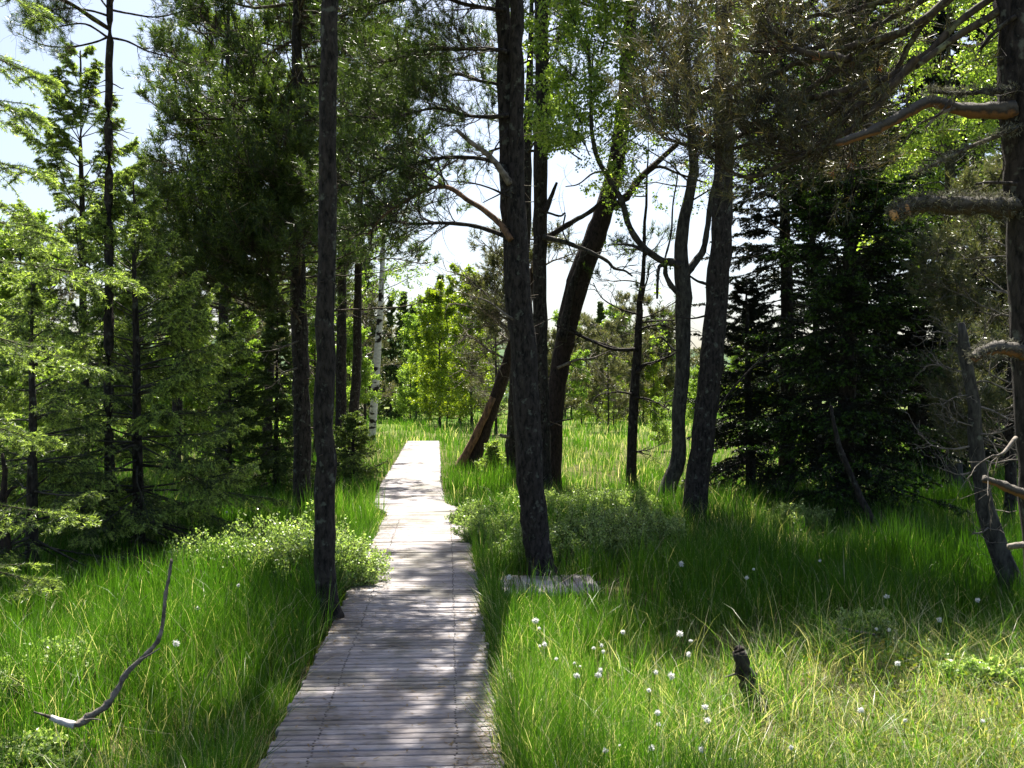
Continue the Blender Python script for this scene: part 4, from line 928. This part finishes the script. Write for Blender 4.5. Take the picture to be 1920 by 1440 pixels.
# ------------------------------------------------------------------ far trees (copies of a few built trees)
def far_proto(kind, X, Y, top, R, seed_tint=.5):
    x = 960 + X / Y * 1920; py = HZ + (H + .13) * 1920 / Y; w0 = .022 * top / Y * 1920
    tr = Trunk([(x, py, w0), (x + rng.normal(0, 3), py - .3 * top / Y * 1920, w0 * .8), (x + rng.normal(0, 4), py - .7 * top / Y * 1920, w0 * .45)], Y, top, sides=7)
    gw, gn = Geo(), Geo()
    s = Y / 1000                                  # leaf size grows a little with distance
    if kind == 'spruce':
        r = make('far_spruce', '', 'tree', tr, BP); spruce_boughs(gw, gn, tr, .4, top - .1, R, step=.4, per=7, prof=.75, droop=-.3, NL=s * 2.2, NW=s * 1.0, dens=8, l2=9, l3=2, tip=.35, base=.3, r0=.03)
        finish(r, gw, gn, BP, M['needle_spruce'])
    elif kind == 'pine':
        r = make('far_pine', '', 'tree', tr, BP); pine_boughs(gw, gn, tr, 40, top * .07, top * .98, (R * .7, R * 1.1), r0=.035, l2=8, l3=4, nk=9, NL=s * 3.0, NW=s * .5, tint=.75, taper=.45, per=2)
        finish(r, gw, gn, M['bark_dead'], M['needle_grey'])
    else:
        r = make('far_birch', '', 'tree', tr, M['bark_grey']); n_ = 46; z = rng.uniform(top * .03, top * .96, n_); o, _ = tr.at(z); a = rng.uniform(0, 6.28, n_)
        Ls = R * (1 - .65 * ((z / top) - .1)) * rng.uniform(.7, 1.1, n_)
        P1 = grow(o, np.column_stack([np.cos(a), np.sin(a), .5 + 0 * a]), Ls, 6, .2, .3)
        leafy(gw, gn, P1, Ls, 10, 5, 7, s * 2.3, .03, .4, t0=.15)
        finish(r, gw, gn, M['bark_grey'], M['leaf_yellow'] if kind == 'yellow' else M['leaf_birch'])
    return r
def place(proto, px, Y, sc, label, name=None, group=None, first=[]):
    X = (px - 960) / 1920 * Y; loc = (X, Y, float(gz(X, Y)))
    if proto.name not in first:
        first.append(proto.name); r = proto; r.location = loc; r.scale = (sc,) * 3
    else: r = copy_tree(proto, loc, rng.uniform(0, 6.28), sc)
    r['label'] = label
    if group: r['group'] = group
    return r
b1 = far_proto('yellow', 0, 58, 8.0, 2.0); b2 = far_proto('birch', 0, 55, 7.0, 2.0)
s1 = far_proto('spruce', 0, 60, 12.0, 2.4); s2 = far_proto('spruce', 0, 45, 9.0, 2.0)
p1 = far_proto('pine', 0, 50, 8.0, 2.1); p2 = far_proto('pine', 0, 62, 7.0, 2.3); p3 = far_proto('pine', 0, 30, 7.5, 1.9)
GB, GS, GP = 'birches at the far edge of the meadow', 'spruces of the forest behind', 'pines of the forest behind'
for a in [
    (b2, 1160, 68, 1.05, 'tall pale birch between leaning pine and thin pine, far side', None, GB),
    (b2, 1245, 74, 1.0, 'tall pale birch left of the forked tree, far side', None, GB),
    (b2, 1060, 72, 1.1, 'tall pale birch under the leaning pine, far side', None, GB),
    (b1, 885, 47, .85, 'broad yellow-green birch nearest the end of the boardwalk', None, GB),
    (b1, 825, 50, .85, 'bright yellow birch left of the broad one past the boardwalk', None, GB),
    (b2, 780, 66, .95, 'green birch behind the boardwalk end, touching the dark spruce', None, GB),
    (b2, 845, 70, 1.0, 'tall green birch behind the yellow birches', None, GB),
    (b2, 1090, 52, .55, 'rounded green birch bush right of the leaning pine foot', None, GB),
    (b1, 1150, 50, .42, 'yellowish bush in the opening between leaning and thin pine', None, GB),
    (b1, 1225, 55, .45, 'yellow-green bush right of the thin half-dead pine', None, GB),
    (b2, 1310, 48, .42, 'green bush in the slit between forked tree and thick pine', None, GB),
    (b2, 1380, 55, .6, 'birch right of the thick pine, beyond the meadow', None, GB),
    (p2, 1100, 75, 1.0, 'tall bog pine far behind the rounded green bush', None, GP),
    (p1, 1180, 62, .95, 'tall bog pine in the opening left of the thin pine', None, GP),
    (p2, 1245, 66, .95, 'tall bog pine filling the gap left of the forked tree', None, GP),
    (s1, 1130, 110, .95, 'pointed far spruce above the bog pines in the opening', None, GS),
    (s1, 1215, 125, .9, 'pointed far spruce right of the thin pine top', None, GS),
    (s1, 690, 70, .95, 'tall dark spruce behind the white birch, left side', None, GS),
    (b1, 862, 55, 1.02, 'tall yellow-green birch in the gap at the end of the boardwalk', None, GB),
    (b1, 806, 62, .95, 'yellow-green birch with slim stems left of the gap behind the walk', None, GB),
    (b1, 838, 52, .50, 'low yellow birch bush in front of the tall yellow-green birch', None, GB),
    (b2, 905, 58, .85, 'green birch touching the dead crown of the leaning trunk', None, GB),
    (b2, 770, 57, .55, 'low green birch bush left of the boardwalk end', None, GB),
    (b2, 1290, 60, .45, 'small pale green birch seen right of the forked leafy tree', None, GB),
    (b2, 1175, 64, .52, 'pale green birch bush across the meadow by the thin pine', None, GB),
    (b1, 1105, 66, .42, 'pale yellow bush across the meadow right of the leaning pine', None, GB),
    (b1, 1420, 40, .5, 'pale green birch bush shining through the dark spruce skirts', None, GB),
    (p2, 1040, 48, .62, 'olive bog pine low behind the twin trunks and leaning pine', None, GP),
    (p1, 1140, 44, .5, 'small bog pine between leaning pine and thin pine', None, GP),
    (p2, 1205, 56, .66, 'bog pine directly behind the thin half-dead pine', None, GP),
    (s2, 1190, 105, .8, 'far spruce beyond the bog pines in the opening', None, GS),
    (p1, 1300, 70, .6, 'bog pine in the slit right of the forked tree', None, GP),
    (p2, 1390, 60, .7, 'bog pine beyond the drooping dark spruce', None, GP),
    (b2, 1235, 30, .22, 'little leafy bush in the meadow left of the forked tree', None, GB),
    (s1, 820, 92, 1.02, 'slender spruce tip rising above the yellow-green birches', None, GS),
    (s1, 752, 80, .80, 'dark spruce between white birch stem and yellow-green birches', None, GS),
    (s2, 733, 60, .80, 'dark spruce just right of the white birch stem', None, GS),
    (s2, 775, 75, .90, 'dark spruce filling behind the left yellow-green birch', None, GS),
    (s1, 912, 95, .85, 'spruce behind the tall yellow birch, mostly hidden', None, GS),
    (s2, 640, 50, .80, 'dark spruce far behind the straight pine trunk', None, GS),
    (s2, 1345, 90, .75, 'dark distant spruce beyond the thick pine trunk', None, GS),
    (s1, 1312, 120, .50, 'small distant spruce right of the forked leafy tree', None, GS),
    (s2, 1075, 100, .75, 'distant spruce in the opening under the leaning pine', None, GS),
    (s1, 1400, 85, .75, 'distant spruce behind the low drooping dark spruce', None, GS),
    (p1, 1120, 58, .72, 'grey-green bog pine in the middle of the meadow opening', None, GP),
    (p2, 1070, 66, .80, 'bushy bog pine behind the leaning red-barked pine', None, GP),
    (p1, 1165, 74, .72, 'bog pine left of the thin dark half-dead pine', None, GP),
    (p2, 1225, 82, .72, 'pale bog pine between thin pine and forked tree', None, GP),
    (p1, 1255, 100, .66, 'distant bog pine just left of the forked tree stem', None, GP),
    (p3, 930, 42, .85, 'bog pine behind the dead crown of the leaning trunk', None, GP),
    (p1, 985, 60, .80, 'bog pine hidden behind the twin trunks', None, GP),
    (p3, 300, 30, .95, 'pine in the forest behind the bushy bright spruce', None, GP),
    (p3, 470, 36, 1.0, 'pine deep in the forest left of the dark trunk', None, GP),
    (p2, 380, 34, .90, 'low broad pine deep in the left forest', None, GP),
    (p3, 600, 32, .95, 'pine in the forest directly behind the straight trunk', None, GP),
    (p2, 540, 40, .95, 'broad pine deep behind the dark bushy pine', None, GP),
    (p3, 685, 42, .80, 'pine behind the white birch stem', None, GP),
    (b2, 455, 26, .55, 'leafy birch bush in the left forest understorey', None, 'birches in the left forest'),
    (b2, 350, 24, .55, 'leafy birch bush behind the low branches of the bushy spruce', None, 'birches in the left forest'),
    (b2, 590, 28, .60, 'leafy birch bush between the two dark left trunks', None, 'birches in the left forest'),
    (b2, 655, 31, .55, 'leafy birch bush right of the straight pine trunk', None, 'birches in the left forest'),
    (b2, 40, 22, .80, 'leafy tree behind the low spruce at the far left', None, 'birches in the left forest'),
    (p3, 90, 24, .75, 'pine behind the tall pointed spruce at far left', None, GP),
    (s2, 250, 26, .60, 'spruce hidden behind the bushy bright spruce', None, GS),
    (s2, 10, 32, .7, 'spruce at the far left edge of the forest', None, GS),
    (s2, 1900, 45, .9, 'spruce beyond the right meadow at the frame edge', None, GS),
    (s1, 1780, 50, .8, 'spruce beyond the right meadow behind the leafy birch', None, GS),
    (p2, 1850, 34, .7, 'broad pine beyond the right meadow', None, GP),
]: place(*a[:4], a[4], a[5], a[6])
# far wood across the bog, one mass on the horizon
g = Geo()
for i in range(150):
    an = rng.uniform(-36, 36) * D2R; r = rng.uniform(118, 165); X, Y = r * math.sin(an), r * math.cos(an); hh = rng.uniform(4, 8.5) * (1 if abs(an) > .25 else .72)
    z0 = float(gz(X, Y)); n = 190; u = rng.random(n) ** .7; rad = (1 - u) * hh * .26 + .15; a = rng.uniform(0, 6.28, n)
    P0 = np.column_stack([X + rad * np.cos(a), Y + rad * np.sin(a), z0 + u * hh])
    leaves(g, P0, 1.0, .55, .2 + .25 * rng.random(), .15, droop=.2)
tag(g.build('far_wood', M['needle_grey']), 'dark far-off conifer wood along the horizon beyond the meadow', 'wood', kind='stuff')

# ------------------------------------------------------------------ bilberry shrubs
GR = 'bilberry shrubs beside the boardwalk'
def shrub(px, py, Y, R, h, label, n=90, LL=.024, tint=.62):
    x = (px - 960) / 1920 * Y; base = (x, Y, float(gz(x, Y))); root = empty('bilberry_shrub', base, label, 'shrub', GR); gw, gl = Geo(), Geo()
    a = rng.uniform(0, 6.28, n); rr = R * np.sqrt(rng.random(n)) * .95; ox = x + rr * np.cos(a); oy = Y + rr * np.sin(a) * .8
    o = np.column_stack([ox, oy, gz(ox, oy) - .02]); L = (1.12 if Y < 10 else 1.0) * h * (1.05 - .45 * (rr / R) ** 2) * rng.uniform(.45, 1.15, n)
    P1 = grow(o, np.column_stack([np.cos(a) * .3 * rr / R, np.sin(a) * .3 * rr / R, np.ones(n)]), L, 6, 0, .35)
    leafy(gw, gl, P1, L, 8, 5, 5, LL, .004, tint, bend=.3, t0=.25, ratio=(.28, .5)); gw.build('stems', BT, root, smooth=True); gl.build('leaves', M['leaf_shrub'], root)
for q in [(385, 1130, 9.0, .42, .40, 'pale green shrub at the foot of the bushy bright spruce'), (455, 1120, 8.9, .45, .45, 'broad pale shrub in the middle of the left shrub row'), (535, 1120, 8.7, .42, .52, 'tallest pale shrub left of the straight pine trunk'),
          (598, 1120, 8.9, .30, .50, 'shrub directly behind the straight pine trunk'), (645, 1120, 8.7, .19, .42, 'rounded shrub between straight pine trunk and boardwalk edge'),
          (935, 1010, 11.2, .36, .42, 'pale shrub between boardwalk and the foot of the twin pine'), (985, 1045, 10.3, .28, .36, 'shrub at the left foot of the twin pine'), (900, 985, 12.6, .30, .34, 'small shrub where the boardwalk bends right'),
          (1065, 1040, 10.6, .38, .46, 'dense shrub just right of the twin pine foot'), (1130, 1020, 10.9, .42, .50, 'middle shrub of the row behind the side walk'), (1205, 1010, 11.2, .42, .46, 'pale shrub left of the thick pine foot'), (1090, 960, 13.4, .5, .45, 'shrub behind the row, below the leaning pine'), (1170, 965, 13.8, .5, .4, 'shrub below the thin dark pine'),
          (1010, 960, 13.6, .4, .4, 'shrub behind the twin pine trunk'), (-5, 1260, 5.6, .24, .20, 'shrub at the left frame edge in the near grass'), (40, 1420, 4.6, .24, .12, 'low shrub in the lower left corner under the bent stick'), (130, 1290, 5.8, .16, .24, 'small leafy sprig right of the left-edge shrub'),
          (1480, 985, 13.0, .5, .3, 'dim shrub in deep shade under the dark spruces'), (1610, 1215, 6.9, .2, .2, 'small leafy clump at the shade edge of the right hummock'), (1760, 1240, 6.0, .3, .09, 'low leafy patch topping the right hummock'), (1870, 1290, 5.6, .3, .11, 'low leafy patch at the right edge of the hummock'),
          (800, 905, 0, 0, 0, '')]:
    if q[2]: shrub(*q)

# ------------------------------------------------------------------ bent dead stick, stump, fallen bits
Y = 4.5
root = empty('dead_stick', tuple(gnd(150, 1370, 4.5)), 'bent bare dead branch sticking out of the left foreground grass', 'branch')
one_branch(root, [(95, 1345), (115, 1353), (140, 1360)], Y - .1, .012, .017, M['bark_birch'], 0, name='peeled_end', label='pale peeled end')
one_branch(root, [(140, 1360), (160, 1350), (200, 1322), (222, 1290), (235, 1265), (265, 1235), (290, 1210), (303, 1180), (310, 1120), (318, 1075), (322, 1048)], Y - .1, .015, .006, M['bark_dead'], .25, name='main_stem', rough=.24)
one_branch(root, [(262, 1238), (280, 1228), (300, 1215)], Y - .05, .006, .002, M['bark_dead'], 0, name='twig'); one_branch(root, [(160, 1350), (175, 1348), (190, 1350)], Y - .1, .005, .002, M['bark_dead'], -.1, name='twig')
one_branch(root, [(95, 1345), (80, 1340), (64, 1335)], Y - .1, .008, .003, M['bark_dead'], -.1, name='twig')
tr = Trunk([(1432, 1345, 34), (1418, 1315, 31), (1405, 1285, 29), (1393, 1250, 27), (1386, 1222, 26)], 5.35, sides=12, rough=.09)
root = make('dead_stump', 'short thin broken stump leaning left in the sunny right grass', 'stump', tr, M['bark_pine'])
g = Geo(); tubes(g, limb3([(1387, 1228), (1385, 1218), (1381, 1211)], 5.35), [.032, .034, .033, .032, .031, .030, .028, .026, .02, .016, .012, .006], 9, .5, cap=True, rough=.22); g.build('broken_top', M['bark_red'], root, smooth=True)
one_branch(root, [(1396, 1262), (1378, 1264), (1360, 1270)], 5.33, .008, .005, M['bark_dead'], name='stub'); one_branch(root, [(1412, 1312), (1395, 1314), (1378, 1320)], 5.33, .007, .003, M['bark_dead'], name='stub')
one_branch(root, [(1387, 1215), (1386, 1208), (1385, 1202)], 5.33, .004, .002, M['bark_dead'], name='stub')
tr = Trunk([(1824, 1420, 17), (1823, 1385, 15), (1822, 1365, 14)], 4.7, sides=9, rough=.1)
root = make('small_stump', 'tiny broken stump poking from the lower right hummock', 'stump', tr, M['bark_grey'])
root = empty('fallen_stick', tuple(gnd(1610, 1182, 7.4)), 'short grey stick lying on the hummock at the shade edge', 'branch')
one_branch(root, [(1575, 1177), (1600, 1183), (1640, 1190)], 6.6, .010, .008, M['bark_dead'], name='stick_body')
tr = Trunk([(8, 1040, 26), (4, 980, 22), (6, 905, 12), (4, 850, 5)], 8.4, sides=9, rough=.12)
root = make('dead_stump', 'splintered dead stump at the left frame edge below the sprays', 'stump', tr, M['bark_red'])
one_branch(root, [(8, 935), (20, 918), (32, 912)], 8.4, .02, .008, M['bark_red'], name='stub')

# ------------------------------------------------------------------ cottongrass
GC = 'cottongrass tufts in the grass'
CG = [(330, 1206, 6, 'large white cottongrass tuft right of the bent dead stick'), (370, 1140, 4, 'cottongrass tuft in grass below the left shrub row'), (447, 1097, 4, 'cottongrass tuft against the pale left shrubs'), (425, 960, 3, 'upper cottongrass tuft in the shade behind the left shrubs'), (445, 974, 3, 'lower cottongrass tuft in the shade behind the left shrubs'),
      (1004, 1163, 5, 'cottongrass tuft highest above the near right grass by the walk'), (1011, 1178, 4, 'cottongrass tuft just below the highest one by the walk'), (1021, 1208, 4, ''), (1012, 1211, 3, ''), (1043, 1235, 4, 'lone cottongrass tuft between the walk-side group and the middle group'), (1113, 1215, 4, ''), (1128, 1210, 4, ''), (1131, 1222, 4, ''), (1126, 1256, 4, ''), (1122, 1265, 5, ''), (1081, 1266, 5, ''), (1077, 1243, 3, ''), (1088, 1249, 3, ''),
      (1168, 1185, 5, 'upright cottongrass tuft against the dark shade, left of two'), (1275, 1188, 6, 'cottongrass tuft against the dark shade left of the stump'), (1230, 1260, 4, 'smaller cottongrass tuft beside the big double one'), (1259, 1267, 6, 'big double cottongrass tuft left of the stump'), (1217, 1294, 4, ''), (1233, 1336, 5, ''), (1235, 1358, 4, ''), (1135, 1407, 5, 'cottongrass tuft low in the grass right of the boardwalk end'), (1162, 1397, 3, ''), (1222, 1402, 5, ''),
      (955, 1082, 4, 'cottongrass tuft beside the side walk entrance'), (1278, 1057, 4, 'cottongrass tuft in front of the thick pine foot'), (1295, 1201, 4, ''), (1291, 1227, 4, ''), (1322, 1325, 5, 'cottongrass tuft left of the stump foot'), (1327, 1350, 5, 'fuzzy cottongrass tuft lower left of the stump foot'), (1315, 1405, 6, 'broad cottongrass tuft near the bottom edge below the stump'), (1370, 1423, 4, ''), (1483, 1401, 5, 'cottongrass tuft below and right of the stump'),
      (1614, 1331, 6, 'bright cottongrass tuft on the mossy right hummock'), (1697, 1350, 4, 'small cottongrass tuft low on the right hummock'), (1683, 1244, 5, 'cottongrass tuft atop the right hummock'), (1663, 1118, 5, 'cottongrass tuft in the right shade left of the brightest one'), (1761, 1162, 6, 'cottongrass tuft sticking up at the back of the hummock'), (1643, 1179, 4, ''), (1667, 1181, 4, ''), (1833, 1125, 5, 'dim cottongrass tuft in shade near the dead snag'), (1843, 1351, 5, 'cottongrass tuft at the right side of the hummock'), (1413, 1067, 3, ''), (1400, 1083, 3, ''), (1537, 1051, 3, '')]
for px, py, s, lab in CG:
    hh = .33; Y = (H + .13 - hh) * 1920 / (py - HZ); hd = PT(px, py, Y); z0 = float(gz(hd[0], hd[1])); lx = rng.normal(0, .05)
    root = empty('cottongrass', (hd[0] - lx, Y, z0), lab or 'small white cottongrass tuft among others in the sunlit right grass' if py > 1150 else lab or 'tiny white cottongrass tuft in the shaded right grass', 'cottongrass', GC)
    g = Geo(); P = smooth_path(np.array([(hd[0] - lx, Y, z0 - .02), (hd[0] - lx * .8, Y, (z0 + hd[2]) / 2), hd]), 7); tubes(g, P, np.full((1, 7), .0016), 4, .5); g.build('stem', M['grass'], root)
    g = Geo(); r = s / 1920 * Y * rng.uniform(.6, .95); n = 200; v = unit(rng.normal(0, 1, (n, 3))); v = v * rng.uniform(.6, 1.15, 3)
    q = hd + v * r * .25; d = unit(v + [0, 0, -.25]); e = q + d * (r * rng.uniform(.3, 1.45, n))[:, None]; sd = unit(np.cross(d, rng.normal(0, 1, (n, 3)))) * r * .09
    g.add(np.stack([q - sd, q + sd, e + sd, e - sd], 1).reshape(-1, 3), np.arange(n * 4).reshape(-1, 4), .5)
    g.build('seed_head', M['cotton'], root)
print('FACES', sum(len(o.data.polygons) for o in C.objects if o.type == 'MESH'))
